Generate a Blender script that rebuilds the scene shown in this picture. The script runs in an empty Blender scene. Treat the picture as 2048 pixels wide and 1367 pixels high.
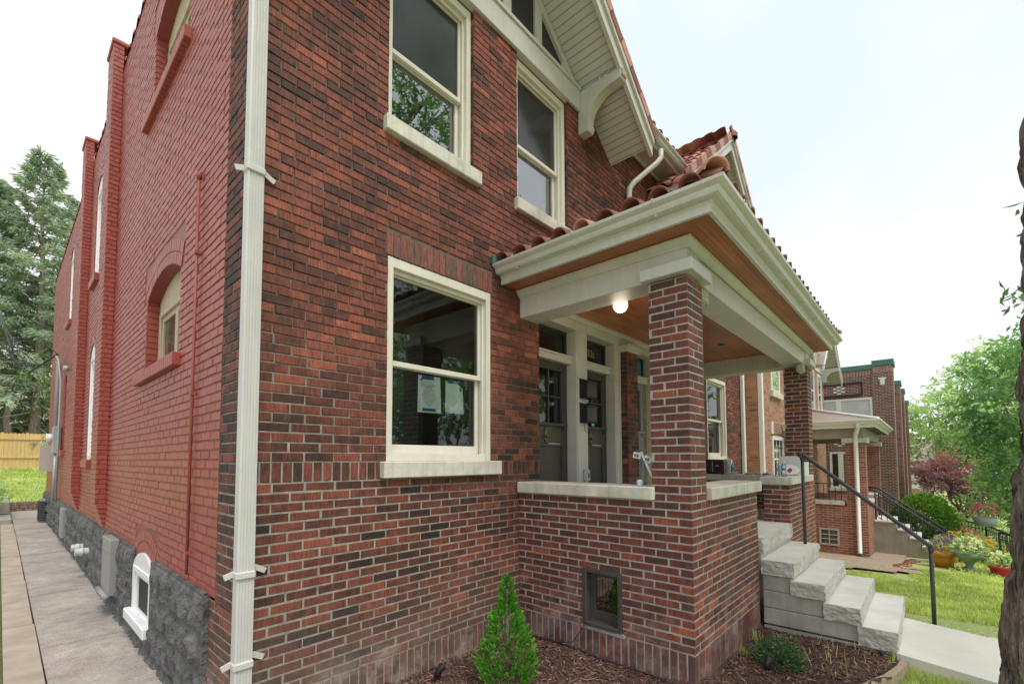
import bpy, bmesh, math, random
from mathutils import Vector, Matrix, noise
random.seed(7)
R = math.radians
SC = bpy.context.scene
COL = SC.collection

# ---------------------------------------------------------------- camera
cam = bpy.data.cameras.new('camera')
co = bpy.data.objects.new('camera', cam); COL.objects.link(co)
cam.sensor_width = 36.0
cam.lens = 36.0 * 921.58 / 2048.0
cam.shift_y = (871.46 - 683.5) / 2048.0
cam.clip_end = 800; cam.clip_start = 0.05
yaw, pitch, roll = 0.838341, 0.0512630, -0.0030079
f_ = Vector((math.sin(yaw) * math.cos(pitch), math.cos(yaw) * math.cos(pitch), math.sin(pitch)))
r_ = Vector((math.cos(yaw), -math.sin(yaw), 0)); u_ = r_.cross(f_)
rr = r_ * math.cos(roll) + u_ * math.sin(roll); uu = -r_ * math.sin(roll) + u_ * math.cos(roll)
mw = Matrix(((rr.x, uu.x, -f_.x), (rr.y, uu.y, -f_.y), (rr.z, uu.z, -f_.z))).to_4x4()
mw.translation = Vector((-0.99, -3.20, 1.70))
co.matrix_world = mw
SC.camera = co

# ---------------------------------------------------------------- world: bright overcast
SUN_EL, SUN_AZ = R(58), R(215)          # compass-like rotation used by the sky and the lamp
w = bpy.data.worlds.new('World'); SC.world = w; w.use_nodes = True
nt = w.node_tree; nt.nodes.clear()
o = nt.nodes.new('ShaderNodeOutputWorld'); bg = nt.nodes.new('ShaderNodeBackground')
sky = nt.nodes.new('ShaderNodeTexSky'); sky.sky_type = 'NISHITA'; sky.sun_disc = False
sky.sun_elevation = SUN_EL; sky.sun_rotation = SUN_AZ
sky.dust_density = 3.0; sky.air_density = 1.0
tc = nt.nodes.new('ShaderNodeTexCoord')
nz = nt.nodes.new('ShaderNodeTexNoise'); nz.inputs['Scale'].default_value = 1.6; nz.inputs['Detail'].default_value = 5
nt.links.new(tc.outputs['Generated'], nz.inputs['Vector'])
cr = nt.nodes.new('ShaderNodeValToRGB')
cr.color_ramp.elements[0].position = 0.38; cr.color_ramp.elements[0].color = (8.7, 9.7, 10.2, 1)
cr.color_ramp.elements[1].position = 0.62; cr.color_ramp.elements[1].color = (10.8, 11.0, 11.1, 1)
nt.links.new(nz.outputs['Fac'], cr.inputs['Fac'])
mx = nt.nodes.new('ShaderNodeMixRGB'); mx.inputs['Fac'].default_value = 0.90     # thin cloud deck over the clear sky
nt.links.new(sky.outputs['Color'], mx.inputs['Color1']); nt.links.new(cr.outputs['Color'], mx.inputs['Color2'])
nt.links.new(mx.outputs['Color'], bg.inputs['Color']); bg.inputs['Strength'].default_value = 0.10
nt.links.new(bg.outputs['Background'], o.inputs['Surface'])

sl = bpy.data.lights.new('sun', 'SUN'); sl.energy = 2.4; sl.angle = R(24); sl.color = (1.0, 0.96, 0.9)
so = bpy.data.objects.new('sun', sl); COL.objects.link(so)
# light comes from the street side, over the camera's right shoulder
so.rotation_euler = Vector((0.10, 0.50, -0.86)).to_track_quat('-Z', 'Y').to_euler()
SC.view_settings.view_transform = 'Standard'; SC.view_settings.look = 'None'
SC.view_settings.exposure = 0.12; SC.view_settings.gamma = 1.0
SC.cycles.max_bounces = 8; SC.cycles.transparent_max_bounces = 12

# ---------------------------------------------------------------- node helpers
def newmat(name):
    m = bpy.data.materials.new(name); m.use_nodes = True
    nt = m.node_tree; b = nt.nodes['Principled BSDF']
    return m, nt, b
def nd(nt, t, **k):
    n = nt.nodes.new(t)
    for a, v in k.items():
        if a in n.inputs: n.inputs[a].default_value = v
        else: setattr(n, a, v)
    return n
def objco(nt, scale=(1, 1, 1)):
    t = nt.nodes.new('ShaderNodeTexCoord'); mp = nt.nodes.new('ShaderNodeMapping')
    mp.inputs['Scale'].default_value = scale
    nt.links.new(t.outputs['Object'], mp.inputs['Vector']); return mp.outputs['Vector']
def noise_(nt, scale, detail=4, rough=.55, vec=None, sc=(1, 1, 1)):
    n = nt.nodes.new('ShaderNodeTexNoise')
    n.inputs['Scale'].default_value = scale; n.inputs['Detail'].default_value = detail; n.inputs['Roughness'].default_value = rough
    nt.links.new(vec or objco(nt, sc), n.inputs['Vector']); return n.outputs['Fac']
def ramp(nt, fac, stops):
    r = nt.nodes.new('ShaderNodeValToRGB'); e = r.color_ramp.elements
    while len(e) < len(stops): e.new(0.5)
    for i, (p, c) in enumerate(stops):
        e[i].position = p
        e[i].color = (c[0], c[1], c[2], 1) if hasattr(c, '__len__') else (c, c, c, 1)
    nt.links.new(fac, r.inputs['Fac']); return r.outputs['Color']
def mixc(nt, fac, a, b, mode='MIX'):
    m = nt.nodes.new('ShaderNodeMixRGB'); m.blend_type = mode
    for s, v in (('Fac', fac), ('Color1', a), ('Color2', b)):
        if hasattr(v, 'is_linked'): nt.links.new(v, m.inputs[s])
        elif s == 'Fac': m.inputs[s].default_value = v
        else: m.inputs[s].default_value = (v[0], v[1], v[2], 1)
    return m.outputs['Color']
def math_(nt, op, a, b=0.0, clamp=False):
    m = nt.nodes.new('ShaderNodeMath'); m.operation = op; m.use_clamp = clamp
    for i, v in enumerate((a, b)):
        if hasattr(v, 'is_linked'): nt.links.new(v, m.inputs[i])
        else: m.inputs[i].default_value = v
    return m.outputs[0]
def bump(nt, b, h, strength=.3, dist=.01):
    n = nt.nodes.new('ShaderNodeBump'); n.inputs['Strength'].default_value = strength; n.inputs['Distance'].default_value = dist
    nt.links.new(h, n.inputs['Height']); nt.links.new(n.outputs['Normal'], b.inputs['Normal'])
def attr(nt, name='tone'):
    a = nt.nodes.new('ShaderNodeAttribute'); a.attribute_name = name; return a.outputs['Fac']
def sepz(nt):
    t = nt.nodes.new('ShaderNodeTexCoord'); s = nt.nodes.new('ShaderNodeSeparateXYZ')
    nt.links.new(t.outputs['Object'], s.inputs[0]); return s.outputs
def smooth(nt, v, lo, hi):
    m = nt.nodes.new('ShaderNodeMapRange'); m.interpolation_type = 'SMOOTHSTEP'
    m.inputs['From Min'].default_value = lo; m.inputs['From Max'].default_value = hi
    nt.links.new(v, m.inputs['Value']); return m.outputs['Result']

MT = {}
def plain(name, c1, c2=None, rough=.6, scale=6, bs=.15, bscale=60, dist=.004, metal=0, sc=(1, 1, 1), detail=5, streak=0):
    m, nt, b = newmat(name)
    c2 = c2 or tuple(x * .8 for x in c1)
    nf = noise_(nt, scale, detail, .6, sc=sc)
    c = ramp(nt, nf, [(.3, c2), (.7, c1)])
    if streak: c = mixc(nt, streak, c, mixc(nt, 1.0, ramp(nt, noise_(nt, 1.0, 5, .7, sc=(16, 16, 1.1)), [(.30, (.70, .67, .62)), (.55, (1, 1, 1))]), ramp(nt, noise_(nt, 2.6, 6, .75), [(.28, (.74, .71, .66)), (.5, (1, 1, 1))]), 'MULTIPLY'), 'MULTIPLY')
    nt.links.new(c, b.inputs['Base Color'])
    b.inputs['Roughness'].default_value = rough; b.inputs['Metallic'].default_value = metal
    if bs: bump(nt, b, noise_(nt, bscale, 3, .6, sc=sc), bs, dist)
    MT[name] = m; return m
def brickmat(name, stops, streak=(85, 85, 8), rough=.75, grime=None, pale=None, dark=.55):
    """fired brick: tone per brick, wire-cut scratches, sooty mottling; grime = z band that is greyed"""
    m, nt, b = newmat(name)
    t = attr(nt)
    blot = noise_(nt, 9.0, 6, .72)
    t2 = math_(nt, 'ADD', t, math_(nt, 'MULTIPLY', math_(nt, 'SUBTRACT', blot, .5), 1.15), True)
    big = noise_(nt, .9, 3, .6)
    t2 = math_(nt, 'ADD', t2, math_(nt, 'MULTIPLY', math_(nt, 'SUBTRACT', big, .5), .8), True)
    c = ramp(nt, t2, stops)
    st = noise_(nt, 1.0, 4, .7, sc=streak)
    c = mixc(nt, 1.0, c, ramp(nt, st, [(.32, dark * .8), (.62, 1.25)]), 'MULTIPLY')
    if grime:
        z = sepz(nt)
        g = smooth(nt, z[2], grime[1], grime[0])
        g = math_(nt, 'MULTIPLY', g, ramp(nt, noise_(nt, 2.3, 5, .7), [(.25, .25), (.7, 1.0)]))
        c = mixc(nt, math_(nt, 'MULTIPLY', g, grime[2]), c, grime[3])
    if pale:
        z = sepz(nt)
        g = math_(nt, 'MULTIPLY', smooth(nt, z[2], pale[1], pale[0]), ramp(nt, noise_(nt, pale[2], 6, .75), [(.47, 0), (.68, 1.0)]))
        c = mixc(nt, math_(nt, 'MULTIPLY', g, pale[3]), c, (.62, .50, .44))
    fl = ramp(nt, noise_(nt, 45, 2, .5), [(.74, 0), (.80, .55)])
    c = mixc(nt, fl, c, (.42, .36, .33))
    nt.links.new(c, b.inputs['Base Color']); b.inputs['Roughness'].default_value = rough
    bump(nt, b, st, .55, .004)
    MT[name] = m; return m
brickmat('dark_red_brick', [(0, (.028, .016, .013)), (.26, (.075, .027, .019)), (.50, (.172, .048, .030)), (.8, (.29, .078, .045)), (1, (.40, .12, .068))],
         grime=(-.1, 1.0, .75, (.15, .13, .105)), pale=(.0, .42, 3.0, .6))
brickmat('porch_brick', [(0, (.068, .027, .022)), (.35, (.122, .038, .028)), (.65, (.195, .052, .034)), (1, (.42, .11, .05))],
         grime=(-.1, .35, .45, (.22, .17, .15)), pale=(.0, .9, 2.6, .45), dark=.7)
brickmat('soldier_brick', [(0, (.13, .085, .06)), (.5, (.20, .075, .055)), (1, (.30, .09, .06))], streak=(60, 60, 14),
         grime=(-.1, .3, .85, (.27, .24, .20)))
def mortarmat():
    m, nt, b = newmat('mortar'); z = sepz(nt)
    n = noise_(nt, 1.3, 4, .6)
    zz = math_(nt, 'ADD', z[2], math_(nt, 'MULTIPLY', math_(nt, 'SUBTRACT', n, .5), 1.2))
    zz = math_(nt, 'ADD', zz, math_(nt, 'MULTIPLY', z[0], .52))
    k = smooth(nt, zz, 1.75, 3.2)
    n2 = noise_(nt, 14, 4, .6)
    lo = ramp(nt, n2, [(.3, (.20, .18, .15)), (.7, (.39, .355, .30))])
    hi = ramp(nt, n2, [(.3, (.09, .065, .055)), (.7, (.20, .15, .125))])  # upper joints: shade of the deep raking put into the mortar colour
    nt.links.new(mixc(nt, k, lo, hi), b.inputs['Base Color']); b.inputs['Roughness'].default_value = .95
    bump(nt, b, noise_(nt, 120, 3), .4, .003); MT['mortar'] = m
mortarmat()
plain('porch_mortar', (.46, .44, .42), (.29, .275, .265), .95, 14, .4, 120, .003)
def paintedbrick():
    m, nt, b = newmat('red_painted_brick')
    t = attr(nt)
    c = ramp(nt, math_(nt, 'ADD', math_(nt, 'MULTIPLY', t, .5), math_(nt, 'MULTIPLY', noise_(nt, 1.2, 4), .5)),
             [(.2, (.295, .066, .050)), (.8, (.385, .095, .073))])
    nt.links.new(c, b.inputs['Base Color'])
    b.inputs['Roughness'].default_value = .42; b.inputs['Specular IOR Level'].default_value = .32
    bump(nt, b, noise_(nt, 22, 5, .65), .5, .008); MT['red_painted_brick'] = m
    m2, nt, b = newmat('shaded_red_joint')
    b.inputs['Base Color'].default_value = (.235, .055, .045, 1); b.inputs['Roughness'].default_value = .5  # same red paint, darkened for the shade inside the joints
    MT['shaded_red_joint'] = m2
paintedbrick()
plain('limestone', (.74, .70, .62), (.50, .47, .41), .85, 5, .45, 50, .006, detail=8, streak=.6)
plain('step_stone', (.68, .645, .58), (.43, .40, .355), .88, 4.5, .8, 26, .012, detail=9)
plain('cream_paint', (.76, .715, .62), (.68, .64, .55), .45, 3, .08, 90, .002, streak=.25)
plain('grey_green_trim', (.625, .597, .56), (.55, .525, .49), .42, 2.5, .06, 90, .002, streak=.3)
plain('white_trim', (.80, .79, .75), (.72, .71, .68), .42, 2.5, .05, 90, .002)
plain('white_vinyl', (.82, .82, .82), (.78, .78, .78), .35, 4, 0)
plain('gutter_metal', (.64, .62, .59), (.55, .53, .50), .36, 1.5, .03, 60, .002, streak=.3)
plain('downspout_metal', (.62, .605, .58), (.53, .515, .495), .38, 2.0, 0, streak=.2)
plain('foundation_paint', (.17, .165, .158), (.030, .030, .031), .65, 7, 1.0, 16, .04, detail=10)
plain('brown_door_paint', (.062, .050, .043), (.046, .038, .033), .42, 3, .12, 40, .003, sc=(6, 6, .6))
plain('grey_door_paint', (.30, .30, .30), (.26, .26, .26), .45, 3, .05)
plain('brown_window_paint', (.085, .075, .068), (.06, .052, .047), .5, 4, .1)
plain('black_metal', (.025, .025, .027), (.018, .018, .02), .4, 8, .1)
plain('black_plastic', (.012, .012, .013), (.02, .02, .02), .45, 8, 0)
plain('rail_paint', (.035, .035, .038), (.055, .05, .048), .42, 25, .2, 60, .002)
plain('brass', (.20, .15, .07), (.12, .09, .045), .3, 30, .1, metal=1)
plain('steel_box', (.42, .43, .44), (.36, .37, .38), .45, 3, .05, metal=.3)
plain('grey_panel', (.30, .29, .28), (.25, .245, .24), .45, 3, .05)
plain('pvc', (.62, .63, .60), (.50, .51, .50), .35, 6, .02)
plain('raw_wood', (.60, .49, .36), (.42, .32, .22), .75, 3, .2, 30, .003, sc=(8, 8, 1))
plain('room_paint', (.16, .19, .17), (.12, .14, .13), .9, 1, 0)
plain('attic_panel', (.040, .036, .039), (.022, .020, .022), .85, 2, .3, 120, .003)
plain('insect_screen', (.034, .036, .038), (.018, .019, .020), .14, 2.2, 0)
plain('blind_cloth', (.60, .60, .58), (.48, .48, .47), .8, 3, .1)
plain('soffit_paint', (.66, .65, .60), (.60, .59, .55), .5, 2, 0)
plain('terracotta', (.31, .090, .055), (.14, .046, .036), .62, 5, .25, 60, .003)
plain('terracotta_pale', (.60, .28, .20), (.38, .15, .105), .5, 6, .25, 60, .003)
plain('tan_paint', (.44, .40, .34), (.40, .36, .31), .5, 3, .05)
plain('green_coping', (.07, .20, .16), (.05, .15, .12), .5, 3, .05)
plain('shingle_tan', (.34, .27, .23), (.22, .17, .15), .9, 9, .4, 60, .004)
plain('wire_black', (.02, .02, .02), (.03, .03, .03), .5, 5, 0)
plain('wire_grey', (.45, .45, .45), (.35, .35, .35), .5, 5, 0)
plain('blue_tape', (.02, .13, .32), (.015, .10, .26), .6, 20, 0)
plain('paper', (.80, .82, .80), (.74, .76, .75), .8, 8, .05)
plain('ink', (.10, .11, .12), (.2, .2, .21), .8, 40, 0)
plain('gilt', (.36, .27, .16), (.26, .19, .11), .5, 9, 0)
plain('teal_plastic', (.02, .30, .30), (.02, .25, .25), .4, 4, 0)
plain('dark_red_enamel', (.16, .008, .018), (.12, .006, .014), .2, 4, 0)
plain('aluminium_foil', (.55, .56, .57), (.30, .31, .32), .22, 18, .8, 22, .01, metal=.8)
plain('label_blue', (.05, .25, .55), (.04, .2, .5), .4, 5, 0)
plain('white_plastic', (.78, .79, .78), (.70, .71, .70), .4, 4, .02)
plain('grey_plastic', (.42, .45, .47), (.38, .40, .42), .4, 4, 0)
plain('pebble', (.50, .44, .34), (.30, .27, .22), .8, 20, .3)
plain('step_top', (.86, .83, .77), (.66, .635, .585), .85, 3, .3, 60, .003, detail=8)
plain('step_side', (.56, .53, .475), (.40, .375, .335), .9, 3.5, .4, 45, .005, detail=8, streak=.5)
plain('concrete', (.52, .50, .45), (.36, .345, .315), .92, 2.2, .35, 60, .004, detail=8)
plain('old_concrete', (.42, .39, .35), (.24, .225, .205), .95, 2.5, .5, 30, .008, detail=9)
plain('pale_concrete', (.78, .74, .67), (.62, .585, .525), .9, 1.6, .3, 55, .003, detail=8)
plain('mulch_soil', (.11, .060, .048), (.045, .028, .023), .95, 18, .8, 40, .02)
plain('retaining_block', (.33, .22, .17), (.20, .13, .10), .9, 8, .5, 40, .01)
plain('orange_glaze', (.62, .28, .03), (.50, .21, .02), .3, 5, .05)
plain('brown_glaze', (.30, .13, .05), (.20, .08, .03), .3, 5, .05)
plain('green_glaze', (.22, .32, .20), (.16, .25, .15), .35, 8, .1)
plain('red_plastic', (.50, .03, .04), (.42, .02, .03), .35, 5, 0)
plain('asphalt', (.06, .06, .06), (.04, .04, .04), .95, 10, .3)
plain('far_wall', (.45, .30, .25), (.35, .22, .18), .9, 3, .1)
plain('dark_shed', (.07, .055, .05), (.05, .04, .035), .8, 3, .1)
plain('lime_sticker', (.25, .75, .05), (.22, .7, .05), .5, 5, 0)
plain('fixture_ornament', (.58, .55, .40), (.25, .24, .17), .7, 60, .6, 60, .008)
plain('chip_wood', (.52, .42, .30), (.30, .22, .15), .95, 30, .5, 60, .01)
def ceilwood():
    for nm, ax in (('ceiling_wood_along', 1), ('ceiling_wood_across', 0)):
        m, nt, b = newmat(nm)
        sc = (.35, 9, 1) if ax == 1 else (9, .35, 1)
        n = noise_(nt, 2.2, 6, .65, sc=sc)
        n3 = noise_(nt, 1.1, 3, .5)
        c = ramp(nt, n, [(.25, (.26, .070, .022)), (.5, (.45, .140, .048)), (.75, (.60, .22, .085))])
        c = mixc(nt, 1.0, c, ramp(nt, n3, [(.3, .62), (.7, 1.12)]), 'MULTIPLY')
        s = sepz(nt)
        fr = math_(nt, 'FRACT', math_(nt, 'MULTIPLY', s[ax], 1 / .042))
        g = math_(nt, 'GREATER_THAN', fr, .90)
        c = mixc(nt, math_(nt, 'MULTIPLY', g, .7), c, (.06, .016, .006))
        nt.links.new(c, b.inputs['Base Color']); b.inputs['Roughness'].default_value = .34
        bump(nt, b, math_(nt, 'SUBTRACT', 1.0, g), .5, .004); MT[nm] = m
ceilwood()
def beadboard(name, axis, pitch_, col, dark=.55):
    m, nt, b = newmat(name); s = sepz(nt)
    fr = math_(nt, 'FRACT', math_(nt, 'MULTIPLY', s[axis], 1 / pitch_))
    g = math_(nt, 'GREATER_THAN', fr, .86)
    nt.links.new(mixc(nt, g, col, tuple(x * dark for x in col)), b.inputs['Base Color'])
    b.inputs['Roughness'].default_value = .5
    bump(nt, b, math_(nt, 'SUBTRACT', 1.0, g), .6, .006); MT[name] = m
beadboard('gable_soffit_board', 0, .066, (.575, .565, .56))
beadboard('fence_board', 0, .14, (.62, .40, .16), .6)
beadboard('clapboard', 2, .11, (.55, .53, .47), .6)
beadboard('shingle_rows', 2, .07, (.33, .26, .22), .6)
def brickshader(name, cols, mortar, dark=False):
    m, nt, b = newmat(name); s = sepz(nt)
    cb = nt.nodes.new('ShaderNodeCombineXYZ')
    nt.links.new(math_(nt, 'ADD', s[0], s[1]), cb.inputs[0]); nt.links.new(s[2], cb.inputs[1])
    br = nt.nodes.new('ShaderNodeTexBrick'); nt.links.new(cb.outputs[0], br.inputs['Vector'])
    br.inputs['Scale'].default_value = 1.0; br.inputs['Brick Width'].default_value = .213; br.inputs['Row Height'].default_value = .068
    br.inputs['Mortar Size'].default_value = .007; br.inputs['Mortar Smooth'].default_value = .1; br.inputs['Bias'].default_value = 0
    br.inputs['Color1'].default_value = (0, 0, 0, 1); br.inputs['Color2'].default_value = (1, 1, 1, 1); br.inputs['Mortar'].default_value = (.5, .5, .5, 1)
    c = ramp(nt, br.outputs['Color'], [(i / (len(cols) - 1), k) for i, k in enumerate(cols)])
    c = mixc(nt, 1.0, c, ramp(nt, noise_(nt, 3, 5, .7), [(.3, .7), (.7, 1.2)]), 'MULTIPLY')
    c = mixc(nt, br.outputs['Fac'], c, mortar)
    nt.links.new(c, b.inputs['Base Color']); b.inputs['Roughness'].default_value = .85
    bump(nt, b, math_(nt, 'SUBTRACT', 1.0, br.outputs['Fac']), .6, .006); MT[name] = m
brickshader('tan_brick', [(.30, .095, .06), (.36, .17, .09), (.42, .24, .13), (.45, .16, .09)], (.30, .25, .20))
brickshader('brown_brick', [(.10, .035, .03), (.17, .060, .048), (.24, .085, .062)], (.52, .46, .41))
brickshader('orange_brick', [(.40, .12, .06), (.45, .15, .08), (.36, .10, .05)], (.55, .48, .40))
brickshader('neighbour_porch_brick', [(.22, .07, .05), (.30, .10, .065), (.36, .14, .08)], (.40, .33, .27))
def glass(name, tint=(.62, .68, .66), boost=1.35, base=.06):
    m, nt, b = newmat(name); nt.nodes.remove(b)
    out = nt.nodes['Material Output']
    tr = nt.nodes.new('ShaderNodeBsdfTransparent'); tr.inputs[0].default_value = (*tint, 1)
    gl = nt.nodes.new('ShaderNodeBsdfGlossy'); gl.inputs['Roughness'].default_value = .015; gl.inputs['Color'].default_value = (.95, .97, 1, 1)
    fr = nt.nodes.new('ShaderNodeFresnel'); fr.inputs['IOR'].default_value = 1.5
    fac = math_(nt, 'ADD', math_(nt, 'MULTIPLY', fr.outputs[0], boost), base, True)
    bp = nt.nodes.new('ShaderNodeBump'); bp.inputs['Strength'].default_value = .05; bp.inputs['Distance'].default_value = .02
    nt.links.new(noise_(nt, 2.0, 2), bp.inputs['Height']); nt.links.new(bp.outputs[0], gl.inputs['Normal'])
    mx = nt.nodes.new('ShaderNodeMixShader'); nt.links.new(fac, mx.inputs[0])
    nt.links.new(tr.outputs[0], mx.inputs[1]); nt.links.new(gl.outputs[0], mx.inputs[2]); nt.links.new(mx.outputs[0], out.inputs['Surface'])
    MT[name] = m
glass('window_glass', (.84, .90, .88), 1.05, .03); glass('reflective_glass', (.35, .40, .40), 1.6, .22); glass('bottle_plastic', (.86, .90, .94), 1.2, .08)
def leadglass():
    m, nt, b = newmat('leaded_glass'); s = sepz(nt)
    n = noise_(nt, 5.0, 1)
    c = ramp(nt, n, [(.3, (.03, .035, .03)), (.5, (.09, .085, .05)), (.62, (.05, .10, .08)), (.75, (.14, .06, .03))])
    a = math_(nt, 'GREATER_THAN', math_(nt, 'FRACT', math_(nt, 'MULTIPLY', s[1], 9.0)), .92)
    d = math_(nt, 'GREATER_THAN', math_(nt, 'FRACT', math_(nt, 'MULTIPLY', s[2], 6.0)), .93)
    nt.links.new(mixc(nt, math_(nt, 'MAXIMUM', a, d), c, (.03, .03, .03)), b.inputs['Base Color'])
    b.inputs['Roughness'].default_value = .12; MT['leaded_glass'] = m
leadglass()
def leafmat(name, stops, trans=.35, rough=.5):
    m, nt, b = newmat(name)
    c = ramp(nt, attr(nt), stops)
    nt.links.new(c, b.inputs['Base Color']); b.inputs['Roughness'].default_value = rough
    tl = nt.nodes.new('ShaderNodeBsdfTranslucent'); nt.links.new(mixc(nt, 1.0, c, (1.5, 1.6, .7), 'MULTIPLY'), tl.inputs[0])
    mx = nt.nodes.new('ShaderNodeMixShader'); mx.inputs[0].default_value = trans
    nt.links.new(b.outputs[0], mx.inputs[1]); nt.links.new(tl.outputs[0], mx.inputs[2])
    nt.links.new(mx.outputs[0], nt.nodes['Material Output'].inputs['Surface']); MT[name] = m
leafmat('arborvitae_leaf', [(0, (.022, .10, .010)), (.5, (.07, .27, .015)), (1, (.20, .50, .045))], .3)
leafmat('shrub_leaf', [(0, (.02, .07, .02)), (.6, (.06, .17, .05)), (1, (.20, .33, .10))], .3)
leafmat('spruce_needle', [(0, (.14, .20, .16)), (.5, (.38, .47, .38)), (1, (.64, .68, .57))], .25, .6)
leafmat('tree_leaf', [(0, (.10, .17, .075)), (.5, (.29, .42, .21)), (1, (.53, .64, .39))], .5)
leafmat('near_leaf', [(0, (.05, .13, .075)), (.5, (.14, .28, .15)), (1, (.30, .46, .25))], .5)
leafmat('maple_leaf', [(0, (.11, .055, .10)), (.45, (.24, .125, .19)), (.8, (.38, .18, .22)), (1, (.52, .23, .18))], .4)
leafmat('hedge_leaf', [(0, (.03, .09, .012)), (.5, (.10, .22, .03)), (1, (.22, .38, .06))], .35)
leafmat('grass_blade', [(0, (.28, .34, .10)), (.5, (.45, .54, .17)), (1, (.70, .72, .36))], .4, .6)
leafmat('mulch_chip', [(0, (.055, .027, .023)), (.5, (.16, .080, .063)), (.9, (.29, .17, .135)), (1, (.42, .30, .24))], 0.0, .95)
leafmat('pink_petal', [(0, (.60, .12, .28)), (1, (.85, .35, .50))], .4)
leafmat('purple_petal', [(0, (.20, .06, .45)), (1, (.40, .16, .65))], .4)
leafmat('yellow_petal', [(0, (.70, .40, .03)), (1, (.85, .65, .08))], .4)
leafmat('white_petal', [(0, (.75, .75, .70)), (1, (.85, .85, .80))], .4)
plain('bark', (.46, .37, .31), (.055, .042, .038), .95, 9, 1.0, 22, .05, sc=(3.4, 3.4, .55), detail=9)
plain('pale_bark', (.34, .29, .24), (.15, .125, .105), .95, 6, .6, 30, .01, sc=(3, 3, .6))
def grassground():
    m, nt, b = newmat('lawn_grass')
    n = noise_(nt, 1.1, 6, .7); n2 = noise_(nt, 40, 4, .7)
    c = ramp(nt, n, [(.30, (.54, .47, .32)), (.44, (.46, .51, .20)), (.62, (.40, .50, .16)), (.8, (.56, .60, .26))])
    c = mixc(nt, 1.0, c, ramp(nt, n2, [(.3, .55), (.7, 1.3)]), 'MULTIPLY')
    nt.links.new(c, b.inputs['Base Color']); b.inputs['Roughness'].default_value = .95
    bump(nt, b, n2, .8, .03); MT['lawn_grass'] = m
grassground()
def walkmat():
    m, nt, b = newmat('walk_aggregate')
    n = noise_(nt, 1.4, 6, .7); n2 = noise_(nt, 70, 4, .75); n3 = noise_(nt, 9, 5, .7)
    c = ramp(nt, n, [(.3, (.31, .265, .235)), (.7, (.48, .425, .38))])
    c = mixc(nt, 1.0, c, ramp(nt, n2, [(.3, .60), (.7, 1.30)]), 'MULTIPLY')
    c = mixc(nt, 1.0, c, ramp(nt, n3, [(.3, .78), (.7, 1.12)]), 'MULTIPLY')
    nt.links.new(c, b.inputs['Base Color']); b.inputs['Roughness'].default_value = .9
    bump(nt, b, n2, .45, .004); MT['walk_aggregate'] = m
walkmat()
def bulbmat():
    m, nt, b = newmat('lit_globe')
    b.inputs['Base Color'].default_value = (.9, .87, .8, 1); b.inputs['Emission Color'].default_value = (1, .92, .78, 1)
    b.inputs['Emission Strength'].default_value = .95; MT['lit_globe'] = m
bulbmat()

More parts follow.
